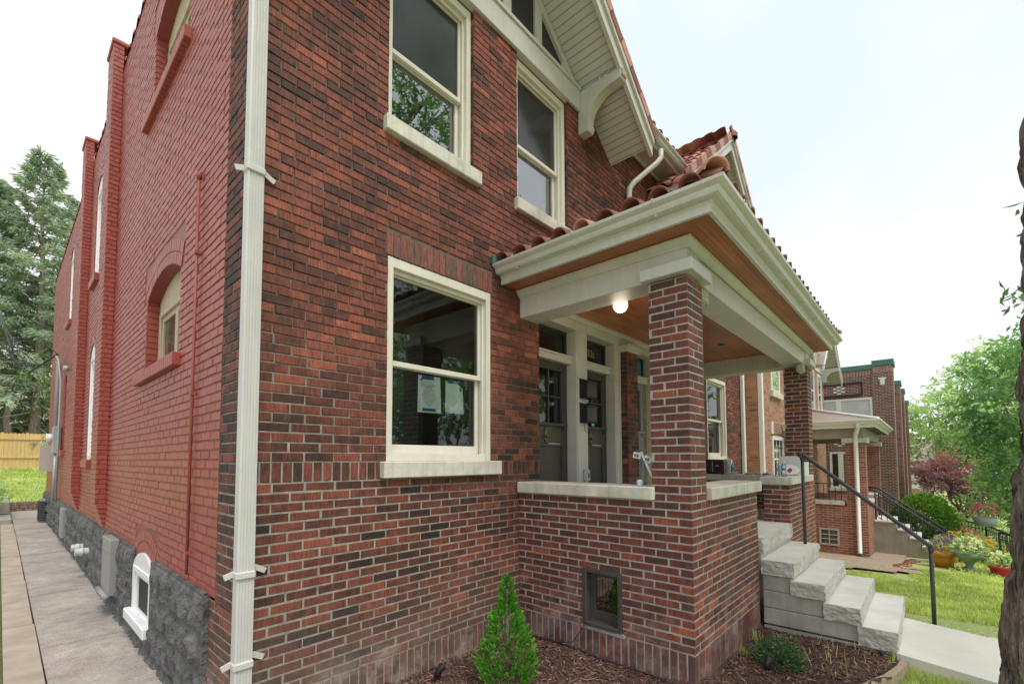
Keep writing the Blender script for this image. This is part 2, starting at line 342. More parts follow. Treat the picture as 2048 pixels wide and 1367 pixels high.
# ---------------------------------------------------------------- mesh helpers
class MB:
    def __init__(s): s.v = []; s.f = []; s.m = []; s.c = []; s.sm = []
    def face(s, pts, mi=0, c=.5, smooth=False):
        n = len(s.v); s.v += [tuple(p) for p in pts]; s.f.append(tuple(range(n, n + len(pts))))
        s.m.append(mi); s.c.append(c); s.sm.append(smooth)
    def idx(s, pts, faces, mi=0, c=.5, smooth=False):
        n = len(s.v); s.v += [tuple(p) for p in pts]
        for f in faces:
            s.f.append(tuple(n + i for i in f)); s.m.append(mi); s.c.append(c); s.sm.append(smooth)
    def box(s, a, b, mi=0, c=.5, bev=0.0):
        x0, y0, z0 = (min(a[i], b[i]) for i in range(3)); x1, y1, z1 = (max(a[i], b[i]) for i in range(3))
        e = min(bev, (x1 - x0) * .4, (y1 - y0) * .4, (z1 - z0) * .4)
        if e <= 0:
            p = [(x0, y0, z0), (x1, y0, z0), (x1, y1, z0), (x0, y1, z0), (x0, y0, z1), (x1, y0, z1), (x1, y1, z1), (x0, y1, z1)]
            s.idx(p, [(0, 3, 2, 1), (4, 5, 6, 7), (0, 1, 5, 4), (1, 2, 6, 5), (2, 3, 7, 6), (3, 0, 4, 7)], mi, c); return
        X = (x0, x1); Y = (y0, y1); Z = (z0, z1); p = []; ix = {}
        for i in (0, 1):
            for j in (0, 1):
                for k in (0, 1):
                    sx, sy, sz = (1 if i == 0 else -1), (1 if j == 0 else -1), (1 if k == 0 else -1)
                    ix[i, j, k, 0] = len(p); p.append((X[i], Y[j] + sy * e, Z[k] + sz * e))
                    ix[i, j, k, 1] = len(p); p.append((X[i] + sx * e, Y[j], Z[k] + sz * e))
                    ix[i, j, k, 2] = len(p); p.append((X[i] + sx * e, Y[j] + sy * e, Z[k]))
        F = []
        for ax in range(3):
            for sd in (0, 1):
                q = []
                for (a_, b_) in ((0, 0), (1, 0), (1, 1), (0, 1)):
                    t = [0, 0, 0]; t[ax] = sd; t[(ax + 1) % 3] = a_; t[(ax + 2) % 3] = b_; q.append(ix[t[0], t[1], t[2], ax])
                F.append(tuple(q if sd else q[::-1]))
        for ax in range(3):
            a1, a2 = (ax + 1) % 3, (ax + 2) % 3
            for u in (0, 1):
                for v in (0, 1):
                    t0 = [0, 0, 0]; t0[a1] = u; t0[a2] = v; t1 = list(t0); t1[ax] = 1
                    F.append((ix[(*t0, a1)], ix[(*t0, a2)], ix[(*t1, a2)], ix[(*t1, a1)]))
        for i in (0, 1):
            for j in (0, 1):
                for k in (0, 1): F.append((ix[i, j, k, 0], ix[i, j, k, 1], ix[i, j, k, 2]))
        s.idx(p, F, mi, c)
    def obox(s, cen, half, M, mi=0, c=.5):
        p = []
        for k in (-1, 1):
            for (i, j) in ((-1, -1), (1, -1), (1, 1), (-1, 1)):
                p.append(Vector(cen) + M @ Vector((i * half[0], j * half[1], k * half[2])))
        s.idx(p, [(0, 3, 2, 1), (4, 5, 6, 7), (0, 1, 5, 4), (1, 2, 6, 5), (2, 3, 7, 6), (3, 0, 4, 7)], mi, c)
    def prism(s, poly, ax, lo, hi, mi=0, c=.5):
        def P(a, b, t):
            return (t, a, b) if ax == 'x' else ((a, t, b) if ax == 'y' else (a, b, t))
        n = len(poly); A = [P(a, b, lo) for a, b in poly]; B = [P(a, b, hi) for a, b in poly]
        s.idx(A + B, [tuple(range(n)), tuple(range(2 * n - 1, n - 1, -1))] + [(i, n + i, n + (i + 1) % n, (i + 1) % n) for i in range(n)], mi, c)
    def tube(s, pts, r, n=8, mi=0, c=.5, caps=True):
        pts = [Vector(p) for p in pts]; rs = r if hasattr(r, '__len__') else [r] * len(pts)
        up = Vector((0, 0, 1)); V = []
        t = (pts[1] - pts[0]).normalized(); a = t.cross(up if abs(t.z) < .9 else Vector((1, 0, 0))).normalized()
        for i, p in enumerate(pts):
            t = (pts[min(i + 1, len(pts) - 1)] - pts[max(i - 1, 0)]).normalized()
            a = (a - t * a.dot(t)).normalized(); b = t.cross(a)
            for k in range(n):
                th = 2 * math.pi * k / n; V.append(p + (a * math.cos(th) + b * math.sin(th)) * rs[i])
        F = []
        for i in range(len(pts) - 1):
            for k in range(n): F.append((i * n + k, i * n + (k + 1) % n, (i + 1) * n + (k + 1) % n, (i + 1) * n + k))
        if caps: F += [tuple(range(n - 1, -1, -1)), tuple(range((len(pts) - 1) * n, len(pts) * n))]
        s.idx(V, F, mi, c, True)
    def lathe(s, cen, prof, n=20, mi=0, c=.5):
        V = []
        for (r, z) in prof:
            for k in range(n):
                th = 2 * math.pi * k / n; V.append((cen[0] + r * math.cos(th), cen[1] + r * math.sin(th), cen[2] + z))
        F = [(i * n + k, i * n + (k + 1) % n, (i + 1) * n + (k + 1) % n, (i + 1) * n + k) for i in range(len(prof) - 1) for k in range(n)]
        s.idx(V, F, mi, c, True)
    def leaf(s, p, d, side, ln, wd, c, mi=0):
        """folded leaf of two faces"""
        p = Vector(p); t = p + d * ln; m = p + d * (ln * .5); nrm = d.cross(side) * (wd * .25)
        n = len(s.v); s.v += [tuple(p), tuple(m + side * (wd / 2) + nrm), tuple(t), tuple(m - side * (wd / 2) + nrm)]
        s.f += [(n, n + 1, n + 2), (n, n + 2, n + 3)]; s.m += [mi, mi]; s.c += [c, c]; s.sm += [False, False]
    def build(s, name, mats, parent=None, origin=None):
        me = bpy.data.meshes.new(name)
        if parent is not None: O = ORG[parent.name]
        else: O = Vector(origin) if origin is not None else Vector((0, 0, 0))
        me.from_pydata([(x - O.x, y - O.y, z - O.z) for x, y, z in s.v], [], s.f)
        if not isinstance(mats, (list, tuple)): mats = [mats]
        for m in mats: me.materials.append(MT[m])
        me.polygons.foreach_set('material_index', s.m); me.polygons.foreach_set('use_smooth', s.sm)
        a = me.attributes.new('tone', 'FLOAT', 'FACE'); a.data.foreach_set('value', s.c)
        me.update()
        o = bpy.data.objects.new(name, me); COL.objects.link(o)
        if parent is not None: o.parent = parent
        else: o.location = O
        ORG[o.name] = O
        return o
ORG = {}
def thing(name, label, cat, loc=(0, 0, 0), group=None):
    o = bpy.data.objects.new(name, None); COL.objects.link(o); o.location = loc; o.empty_display_size = .2
    o['label'] = label; o['category'] = cat
    if group: o['group'] = group
    ORG[o.name] = Vector(loc); return o
def tag(o, label=None, cat=None, group=None, kind=None):
    for k, v in (('label', label), ('category', cat), ('group', group), ('kind', kind)):
        if v: o[k] = v
    return o
def copytree(o, parent=None):
    c = o.copy(); COL.objects.link(c)
    if parent is not None: c.parent = parent
    ORG[c.name] = ORG[o.name]
    for ch in list(o.children): copytree(ch, c)
    return c
def rnd(a, b): return random.uniform(a, b)
def rv():
    while True:
        v = Vector((rnd(-1, 1), rnd(-1, 1), rnd(-1, 1)))
        if .05 < v.length < 1: return v.normalized()

# ---------------------------------------------------------------- brickwork
Z = Vector((0, 0, 1))
def courses(z0, n, h, kind='s'): return [(z0 + i * h, z0 + (i + 1) * h, kind) for i in range(n)]
def brick_wall(B, Mo, org, U, N, u0, u1, rows, holes=(), d=.006, L=.205, j=.010, shift=0.0, tone=(.45, .15), mi=0, mmi=0, mort=True):
    org = Vector(org); U = Vector(U); N = Vector(N)
    def P(u, z, dep): return org + U * u + Z * z - N * dep
    for ri, (z0, z1, kind) in enumerate(rows):
        zm = (z0 + z1) / 2
        spans = [(u0, u1)]
        for (ha, hb, hz0, hz1) in holes:
            if hz0 < zm < hz1:
                ns = []
                for a, b in spans:
                    if hb <= a or ha >= b: ns.append((a, b)); continue
                    if ha > a: ns.append((a, ha))
                    if hb < b: ns.append((hb, b))
                spans = ns
        ln = L if kind == 's' else .060
        st = ln + j
        off = shift + (st / 2 if (ri % 2 and kind == 's') else 0)
        jj = rnd(-.012, .012) if kind == 's' else 0
        for a, b in spans:
            k = math.floor((a - u0 - off - jj) / st) - 1
            while True:
                s0 = u0 + off + jj + k * st; s1 = s0 + ln; k += 1
                if s0 >= b: break
                if kind == 's': s0 += rnd(-.003, .003); s1 += rnd(-.003, .003)
                if s0 < a + .02: s0 = a
                if s1 > b - .02: s1 = b
                if s1 <= a or s1 - s0 < .018: continue
                t = min(1, max(0, random.gauss(*tone)))
                za, zb = z0 + j / 2 + rnd(-.0018, .0018), z1 - j / 2 + rnd(-.001, .001)
                dj = rnd(-.0015, .0015); e = .0035; tl = rnd(-.002, .002)
                p = [P(s0, za, d), P(s1, za, d), P(s1, zb, d), P(s0, zb, d),
                     P(s0 + e + rnd(-.0018, .003), za + e + rnd(-.0015, .002), dj + tl), P(s1 - e - rnd(-.0018, .003), za + e + rnd(-.0015, .002), dj - tl), P(s1 - e - rnd(-.0018, .003), zb - e - rnd(-.0015, .002), dj - tl), P(s0 + e + rnd(-.0018, .003), zb - e - rnd(-.0015, .002), dj + tl)]
                B.idx(p, [(4, 5, 6, 7), (0, 1, 5, 4), (1, 2, 6, 5), (2, 3, 7, 6), (3, 0, 4, 7)], mi, t)
    if not mort: return
    zs = sorted({rows[0][0], rows[-1][1]} | {h[2] for h in holes if rows[0][0] < h[2] < rows[-1][1]} | {h[3] for h in holes if rows[0][0] < h[3] < rows[-1][1]})
    us = sorted({u0, u1} | {h[0] for h in holes if u0 < h[0] < u1} | {h[1] for h in holes if u0 < h[1] < u1})
    for a, b in zip(us, us[1:]):
        for c, e in zip(zs, zs[1:]):
            um, zm = (a + b) / 2, (c + e) / 2
            if any(h[0] < um < h[1] and h[2] < zm < h[3] for h in holes): continue
            Mo.face([P(a, c, d - .0005), P(b, c, d - .0005), P(b, e, d - .0005), P(a, e, d - .0005)], mmi, .5)
# ================================================================ the brick two-family house
house = thing('brick_house', 'dark red brick two-family house with a tiled corner porch and a red painted side wall', 'house', (0, 0, 0))
LW = (1.07, 2.26, 1.69, 3.37)                         # lower left window opening; others mirrored about 5.30
CX = 5.30
def mir(h): return (2 * CX - h[1], 2 * CX - h[0], h[2], h[3])
UW = [(1.06, 2.02, 4.52, 6.18), (2.67, 3.62, 4.52, 6.18)]
UW = UW + [mir(h) for h in UW]
LWS = [LW, mir(LW)]
XR = 10.62
DOOR = (3.03, 6.98, .80, 3.42)
front_holes = []
for h in LWS:
    front_holes += [(h[0], h[1], h[2] - .01, h[3]), (h[0] - .02, h[1] + .02, h[3], h[3] + .205), (h[0] - .055, h[1] + .095, 1.55, 1.70)]
for h in UW:
    front_holes += [(h[0], h[1], h[2] - .01, h[3] + .02), (h[0] - .05, h[1] + .07, 4.38, 4.53)]
front_holes.append(DOOR)
b = MB(); mo = MB(); bs = MB()
rows_lo = courses(.165, 21, .06595)
brick_wall(b, mo, (0, 0, 0), (1, 0, 0), (0, -1, 0), 0, XR, courses(-.16, 1, .325, 'v') , front_holes, .006, L=.06, j=.012)
brick_wall(b, mo, (0, 0, 0), (1, 0, 0), (0, -1, 0), 0, XR, rows_lo, front_holes, .004, j=.0125, tone=(.40, .15))
brick_wall(b, mo, (0, 0, 0), (1, 0, 0), (0, -1, 0), 0, XR, [(1.55, 1.69, 'v')], front_holes, .006)
brick_wall(b, mo, (0, 0, 0), (1, 0, 0), (0, -1, 0), 0, XR, courses(1.69, 13, .0658), front_holes, .0055, j=.010, tone=(.44, .15))
brick_wall(b, mo, (0, 0, 0), (1, 0, 0), (0, -1, 0), 0, XR, courses(1.69 + 13 * .0658, 60, .0658), front_holes, .009, j=.0085, tone=(.50, .15))
# right hand brick reveals of the upper windows, and of the lower ones
for h in UW:
    brick_wall(b, mo, (h[1], 0, 0), (0, 1, 0), (-1, 0, 0), .010, .10, courses(1.69 + 43 * .0658, 25, .0658), (), .006, j=.0085, tone=(.4, .15))
b.build('front_wall', 'dark_red_brick', house)
mo.build('front_wall_mortar', 'mortar', house)
for h in LWS:
    s = MB(); n = 18; wd = (h[1] - h[0] + .04) / n
    for i in range(n):
        x = h[0] - .02 + i * wd
        s.box((x + .005, -.001 + rnd(-.001, .002), h[3] + .004), (x + wd - .005, .05, h[3] + .20), 0, rnd(.1, .9), .003)
    s.box((h[0] - .02, .007, h[3]), (h[1] + .02, .06, h[3] + .205), 1)
    s.build('soldier_lintel', ['soldier_brick', 'mortar'], house)
for h in LWS:
    s = MB(); s.box((h[0] - .053, -.065, 1.556), (h[1] + .093, .10, 1.69), bev=.008); s.build('stone_sill', 'limestone', house)
for h in UW:
    s = MB(); s.box((h[0] - .048, -.055, 4.385), (h[1] + .068, .12, 4.52), bev=.008); s.build('stone_sill', 'limestone', house)

# ---- windows of the front
def room(parent, x0, x1, z0, z1, y, depth=1.3):
    m = MB(); a, c = x0 - .3, x1 + .3; lo, hi = z0 - .4, z1 + .3; yb = y + depth
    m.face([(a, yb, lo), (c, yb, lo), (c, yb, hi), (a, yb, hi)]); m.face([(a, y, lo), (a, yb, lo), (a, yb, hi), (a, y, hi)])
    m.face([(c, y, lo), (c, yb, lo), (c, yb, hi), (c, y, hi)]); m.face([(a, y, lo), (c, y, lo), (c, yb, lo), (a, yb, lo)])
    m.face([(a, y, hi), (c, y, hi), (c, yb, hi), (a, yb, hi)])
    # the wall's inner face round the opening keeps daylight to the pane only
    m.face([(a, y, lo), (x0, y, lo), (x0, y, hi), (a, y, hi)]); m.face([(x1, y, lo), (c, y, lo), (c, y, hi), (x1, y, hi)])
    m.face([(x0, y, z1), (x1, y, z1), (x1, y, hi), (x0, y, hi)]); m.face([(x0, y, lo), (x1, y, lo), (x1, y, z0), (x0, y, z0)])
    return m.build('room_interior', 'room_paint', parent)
def front_window(x0, x1, z0, z1, yf, meet, upper='window_glass', lower='window_glass', cw=.055, paint='cream_paint', extra=None):
    c = MB(); e = .004
    X0, X1 = x0 + .002, x1 - .002
    c.box((X0, yf - .012, z0), (X0 + cw, yf + .17, z1 - .002), 0, .5, e)
    c.box((X1 - cw, yf - .012, z0), (X1, yf + .17, z1 - .002), 0, .5, e)
    c.box((X0 + cw, yf - .010, z1 - .085), (X1 - cw, yf + .17, z1 - .002), 0, .5, e)
    c.box((X0 + cw, yf + .002, z0), (X1 - cw, yf + .17, z0 + .065), 0, .5, e)
    # inner stops
    c.box((X0 + cw, yf + .03, z0 + .065), (X0 + cw + .022, yf + .058, z1 - .085), 0, .5, e)
    c.box((X1 - cw - .022, yf + .03, z0 + .065), (X1 - cw, yf + .058, z1 - .085), 0, .5, e)
    c.box((X0 + cw + .022, yf + .03, z1 - .12), (X1 - cw - .022, yf + .058, z1 - .085), 0, .5, e)
    win = c.build('window', paint, house)
    a0, a1 = X0 + cw + .003, X1 - cw - .003
    for nm, lo, hi, ya, glassm in (('sash', meet - .022, z1 - .088, yf + .060, upper), ('sash', z0 + .066, meet + .022, yf + .101, lower)):
        m = MB(); st = .045; bot = .05 if hi > meet + .1 else .075
        m.box((a0, ya, lo), (a0 + st, ya + .038, hi), 0, .5, .004); m.box((a1 - st, ya, lo), (a1, ya + .038, hi), 0, .5, .004)
        m.box((a0 + st, ya + .001, lo), (a1 - st, ya + .037, lo + (bot if hi <= meet + .1 else .045)), 0, .5, .004)
        m.box((a0 + st, ya + .001, hi - .045), (a1 - st, ya + .037, hi), 0, .5, .004)
        sa = m.build('sash', paint, win)
        g = MB(); yy = ya + .018
        g.face([(a0 + st - .005, yy, lo + .03), (a1 - st + .005, yy, lo + .03), (a1 - st + .005, yy, hi - .03), (a0 + st - .005, yy, hi - .03)])
        g.build('pane', glassm, win)
    if extra: extra(win, a0, a1, z0, z1, yf, meet)
    room(win, x0, x1, z0, z1, yf + .18)
    return win
def screen(win, a0, a1, z0, z1, yf, meet):
    g = MB(); g.box((a0 + .02, yf + .085, meet), (a1 - .02, yf + .088, z1 - .09)); g.build('blind', 'insect_screen', win)
def white_sheet(win, a0, a1, z0, z1, yf, meet):
    g = MB(); y = yf + .16
    g.face([(a0 + .05, y, z0 + .1), (a1 - .06, y, z0 + .1), (a1 - .22, y, meet - .16), (a1 - .42, y, meet), (a0 + .05, y, meet)])  # pale sheet close behind the lower pane
    g.build('pale_sheet', 'blind_cloth', win)
for i, h in enumerate(LWS): front_window(*h, .018, 2.505)
front_window(*UW[0], .055, 5.25, 'insect_screen', 'reflective_glass')
front_window(*UW[1], .055, 5.25, 'insect_screen', 'reflective_glass', extra=white_sheet)
for h in UW[2:]: front_window(*h, .055, 5.25, 'insect_screen', 'reflective_glass')

# ---- doorway group
t = MB(); g = 'grey_green_trim'
def post(x0, x1, yf=-.012): t.box((x0, yf, .85), (x1, .20, 3.31), 0, .5, .006)
for x0, x1 in ((3.79, 4.00), (4.745, 4.875), (5.96, 6.17), (6.90, 6.98)): post(x0, x1)
for x0, x1 in ((3.775, 3.79), (4.73, 4.745), (5.945, 5.96)):             # bead on the arris of each jamb
    t.box((x0, .004, .85), (x1, .2, 3.31), 0, .5, .004)
t.box((3.03, -.016, 3.31), (6.98, .2, 3.42), 0, .5, .006); t.box((2.98, -.05, 3.42), (7.65, .06, 3.495), 0, .5, .02)
t.build('door_casing', g, house)
p = MB(); pm = MB()
brick_wall(p, pm, (0, -.11, 0), (1, 0, 0), (0, -1, 0), 4.876, 5.195, courses(.85, 36, .0658), (), .005, j=.0095, tone=(.4, .15))
brick_wall(p, pm, (4.876, 0, 0), (0, 1, 0), (-1, 0, 0), -.101, .02, courses(.85, 36, .0658), (), .005, j=.0095, tone=(.3, .15))
p.build('brick_pillar', 'dark_red_brick', house); pm.build('brick_pillar_mortar', 'mortar', house)
p = MB(); p.box((4.885, -.10, .85), (5.19, .3, 3.22)); p.box((4.84, -.15, 3.22), (5.23, .0, 3.30), 0, .5, .015); p.box((4.82, -.175, 3.265), (5.25, -.002, 3.315), 0, .5, .01)
p.build('pillar_capital', 'grey_green_trim', house)
def door(x0, x1, paint, lights=True, number=None, knocker=True, transom='window_glass'):
    yd = .150; ztop = 2.885
    d = MB(); w = x1 - x0; st = .115
    zt, zb = 2.79, 2.14
    d.box((x0, yd, .86), (x0 + st, yd + .045, ztop), 0, .5, .003); d.box((x1 - st, yd, .86), (x1, yd + .045, ztop), 0, .5, .003)
    d.box((x0 + st, yd, zt), (x1 - st, yd + .045, ztop), 0, .5, .003)
    d.box((x0 + st, yd, 1.86), (x1 - st, yd + .045, zb), 0, .5, .003)
    d.box((x0 + st, yd, .86), (x1 - st, yd + .045, 1.08), 0, .5, .003)
    d.box((x0 + st, yd + .018, 1.08), (x1 - st, yd + .04, 1.86), 0, .5)
    d.box((x0 + .04, yd - .035, zb - .035), (x1 - .04, yd, zb), 0, .5, .004)
    for xx in (x0 + .07, x1 - .11): d.box((xx, yd - .028, zb - .085), (xx + .04, yd, zb - .035), 0, .5, .004)
    xm = (x0 + x1) / 2
    if lights:
        d.box((xm - .011, yd + .006, zb), (xm + .011, yd + .04, zt), 0, .5, .003)
        d.box((x0 + st, yd + .006, (zb + zt) / 2 - .011), (xm - .011, yd + .04, (zb + zt) / 2 + .011), 0, .5, .003)
        d.box((xm + .011, yd + .006, (zb + zt) / 2 - .011), (x1 - st, yd + .04, (zb + zt) / 2 + .011), 0, .5, .003)
    D = d.build('door', paint, house)
    q = MB(); q.face([(x0 + st - .01, yd + .03, zb - .01), (x1 - st + .01, yd + .03, zb - .01), (x1 - st + .01, yd + .03, zt + .01), (x0 + st - .01, yd + .03, zt + .01)])
    q.build('door_glass', 'window_glass', D)
    if knocker:
        k = MB(); kx = x0 + .30
        k.box((kx - .028, yd - .012, 1.93), (kx + .028, yd, 2.05), 0, .5, .01); k.lathe((kx, yd - .02, 1.975), [(.02, -.02), (.03, 0), (.02, .02)], 10)
        k.prism([(kx - .03, 2.05), (kx + .03, 2.05), (kx, 2.09)], 'y', yd - .012, yd); k.prism([(kx - .028, 1.93), (kx + .028, 1.93), (kx, 1.89)], 'y', yd - .012, yd)
        k.build('knocker', 'brass', D)
        k = MB(); k.box((xm - .02, yd - .004, 1.885), (x1 - .16, yd, 1.90)); k.build('mail_slot', 'steel_box', D)
    f = MB(); f.box((x0 - .005, .08, 2.89), (x1 + .005, .2, 2.985), 0, .5, .004); f.box((x0 - .005, .06, 2.965), (x1 + .005, .2, 2.99), 0, .5, .004)
    f.build('transom_bar', 'grey_green_trim', D)
    f = MB(); z0, z1 = 2.99, 3.305
    f.box((x0, .15, z0), (x0 + .05, .18, z1)); f.box((x1 - .05, .15, z0), (x1, .18, z1)); f.box((x0 + .05, .15, z0), (x1 - .05, .18, z0 + .035)); f.box((x0 + .05, .15, z1 - .04), (x1 - .05, .18, z1))
    f.build('transom_frame', 'black_metal', D)
    f = MB(); f.face([(x0 + .03, .165, z0), (x1 - .03, .165, z0), (x1 - .03, .165, z1), (x0 + .03, .165, z1)])
    f.build('transom_pane', transom, D)
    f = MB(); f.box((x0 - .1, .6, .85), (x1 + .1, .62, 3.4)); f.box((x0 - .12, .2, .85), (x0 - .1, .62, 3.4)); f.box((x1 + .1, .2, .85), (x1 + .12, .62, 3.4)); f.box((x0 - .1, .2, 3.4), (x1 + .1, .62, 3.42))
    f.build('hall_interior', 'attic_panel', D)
    if number:
        cu = bpy.data.curves.new('house_number', 'FONT'); cu.body = number; cu.size = .155; cu.extrude = .001
        ob = bpy.data.objects.new('tmp', cu); COL.objects.link(ob)
        dg = bpy.context.evaluated_depsgraph_get(); me = bpy.data.meshes.new_from_object(ob.evaluated_get(dg))
        bpy.data.objects.remove(ob)
        for v in me.vertices:
            x, y, z = v.co; v.co = (x0 + .155 + x, .160 - z, 3.085 + y)
        me.materials.clear(); me.materials.append(MT['gilt'])
        n = bpy.data.objects.new('house_number', me); COL.objects.link(n); n.parent = D; ORG[n.name] = Vector((0, 0, 0))
    return D
door(3.035, 3.775, 'brown_door_paint')
d2 = door(4.005, 4.73, 'brown_door_paint', number='930s')
k = MB(); k.box((4.34, .147, 2.15), (4.40, .150, 2.21)); k.build('sticker', 'lime_sticker', d2)
plain('blue_film', (.03, .22, .42), (.02, .18, .36), .15, 3, 0)
d3 = door(5.20, 5.905, 'grey_door_paint', False, None, False, 'blue_film')
k = MB(); k.box((5.885, .10, .86), (5.944, .2, 2.89)); k.build('raw_jamb', 'chip_wood', d3)
door(6.18, 6.89, 'grey_door_paint', False, None, False)

# ---- frieze, gables, main eave and roofs -------------------------------------------------
SL = .789
def gable_part(parent, cx, dx, dz, rows, trim, soff, panel, tiles=True, M=house):
    ax = cx + dx; zA = 7.745 + dz                       # soffit apex on the wall plane
    zs = lambda x: zA - SL * abs(x - ax)
    f = MB(); f.box((ax - 1.53, -.035, 6.19 + dz), (ax + 1.54, .05, 6.50 + dz), 0, .5, .006); f.box((ax - 1.53, -.055, 6.455 + dz), (ax + 1.54, -.036, 6.50 + dz), 0, .5, .004)
    f.build('frieze', trim, parent)
    p = MB(); p.prism([(ax - 1.53, 6.5 + dz), (ax + 1.53, 6.5 + dz), (ax, zA)], 'y', .03, .09); p.build('gable_panel', panel, parent)
    for k in (-1.27, -.73, -.19, .19, .73, 1.27):
        p = MB(); x = ax + k; p.prism([(x - .065, 6.5 + dz), (x + .065, 6.5 + dz), (x + .065, zs(x + .065) - .02), (x - .065, zs(x - .065) - .02)], 'y', .004, .029)
        p.build('gable_stud', trim, parent)
    p = MB()
    for sg in (-1, 1):
        a = (ax + sg * 1.53, 6.51 + dz); c = (ax, zA - .01); o_ = .09
        p.prism([a, c, (c[0], c[1] - o_ * 1.3), (a[0] - sg * o_ * 1.6, a[1])], 'y', -.01, .03)
    p.build('gable_batten', trim, parent)
    # roof slab, boarded underneath
    YO, YB = -.565, 2.6; TX = 2.37
    for sg in (-1, 1):
        e = ax + sg * TX
        s = MB(); q = [(ax, zA), (e, zs(e)), (e, zs(e) + .10), (ax, zA + .10)]
        s.prism(q, 'y', YO, -.001); e2 = ax + sg * 1.5
        s.prism([(ax, zA), (e2, zs(e2)), (e2, zs(e2) + .10), (ax, zA + .10)], 'y', .1, YB); s.build('gable_soffit', soff, parent)
        r = MB(); ti = ax + sg * (TX + .03)
        r.prism([(ax, zA - .075), (ti, zs(ti) - .09), (ti, zs(ti) + .135), (ax, zA + .18)], 'y', YO - .045, YO - .001)
        r.prism([(ax, zA + .10), (ti, zs(ti) + .062), (ti, zs(ti) + .137), (ax, zA + .182)], 'y', YO - .075, YO - .046)
        r.build('rake_board', trim, parent)
        # curved bracket under the rake
        x0, x1 = (ax + sg * 1.545, ax + sg * 1.675); bt = zs(ax + sg * 1.62) - .012
        m = MB(); poly = [(.0, bt), (-.615, bt), (-.615, bt - .105), (-.60, bt - .125)]
        for i in range(11):
            th = R(90 * i / 10); poly.append((-.135 - .36 * (1 - math.sin(th)) , bt - .125 - .29 * (1 - math.cos(th))) if False else (-.50 + .355 * math.sin(th), bt - .135 - .32 * (1 - math.cos(th))))
        poly += [(-.150, bt - .47), (-.165, bt - .50), (-.135, bt - .565), (.0, bt - .565)]
        m.prism(poly, 'x', min(x0, x1), max(x0, x1)); B_ = m.build('bracket', trim, parent)
        m = MB(); m.prism([(-.617, bt - .01), (-.617, bt - .10)][:1] + [(-.617, bt - .10), (-.63, bt - .09), (-.63, bt - .02)], 'x', min(x0, x1) + .012, max(x0, x1) - .012)
        if rows == 'tile': m.build('bracket_end', 'chip_wood', B_)
    if rows == 'tile':
        gable_tiles(parent, ax, zA + .115, YO - .05, 2.4, TX)
    else:
        for sg in (-1, 1):
            s = MB(); e = ax + sg * (TX + .03)
            s.prism([(ax, zA + .165), (e, zs(e) + .118), (e, zs(e) + .135), (ax, zA + .185)], 'y', YO - .08, YB); s.build('roof_shingles', 'shingle_rows', parent)
def tile_prof(n=9):
    """one barrel tile and its pan, across 0..1, height 0..1"""
    out = []
    for i in range(n + 1):
        th = math.pi * i / n; out.append((.34 - .34 * math.cos(th), math.sin(th)))
    out += [(.76, -.06), (.84, -.12), (.92, -.06), (1.0, 0)]
    return out
TP = tile_prof()
def tile_row(m, O, A, Up, Nn, w, ln, h=.062, mi=0, c=.5, thick=.018, lift=.03):
    """one roof tile: O lower left corner, A across, Up up the slope, Nn normal"""
    O = Vector(O); V = []
    tw = rnd(-.006, .006); lift = lift + rnd(-.004, .004)
    for (t, up_, k) in ((0, 0, 1), (0, ln, 0), (1, 0, 1), (1, ln, 0)):
        for (a, z) in TP:
            V.append(O + A * (a * w) + Up * (up_ + tw) + Nn * (z * h + (lift if k else 0) - (thick if t else 0)))
    n = len(TP); F = []
    for i in range(n - 1):
        F.append((i, i + 1, n + i + 1, n + i)); F.append((2 * n + i, i, i + 1, 2 * n + i + 1)[::-1]); F.append((2 * n + i, 2 * n + i + 1, 3 * n + i + 1, 3 * n + i)[::-1])
    m.idx(V, F, mi, c, True)
def ridge_tile(m, P0, D, Nn, S, ln, r=.085, mi=0, c=.5):
    V = []; n = 8
    for (d, rr_) in ((0, r * 1.12), (ln, r * .92)):
        for t in (0, .016):
            for i in range(n + 1):
                th = math.pi * i / n; V.append(Vector(P0) + D * d + S * (math.cos(th) * (rr_ - t)) + Nn * (math.sin(th) * (rr_ - t)))
    k = n + 1; F = []
    for i in range(n): F += [(i, i + 1, 2 * k + i + 1, 2 * k + i), (i, k + i, k + i + 1, i + 1), (k + i, 3 * k + i, 3 * k + i + 1, k + i + 1)]
    m.idx(V, F, mi, c, True)
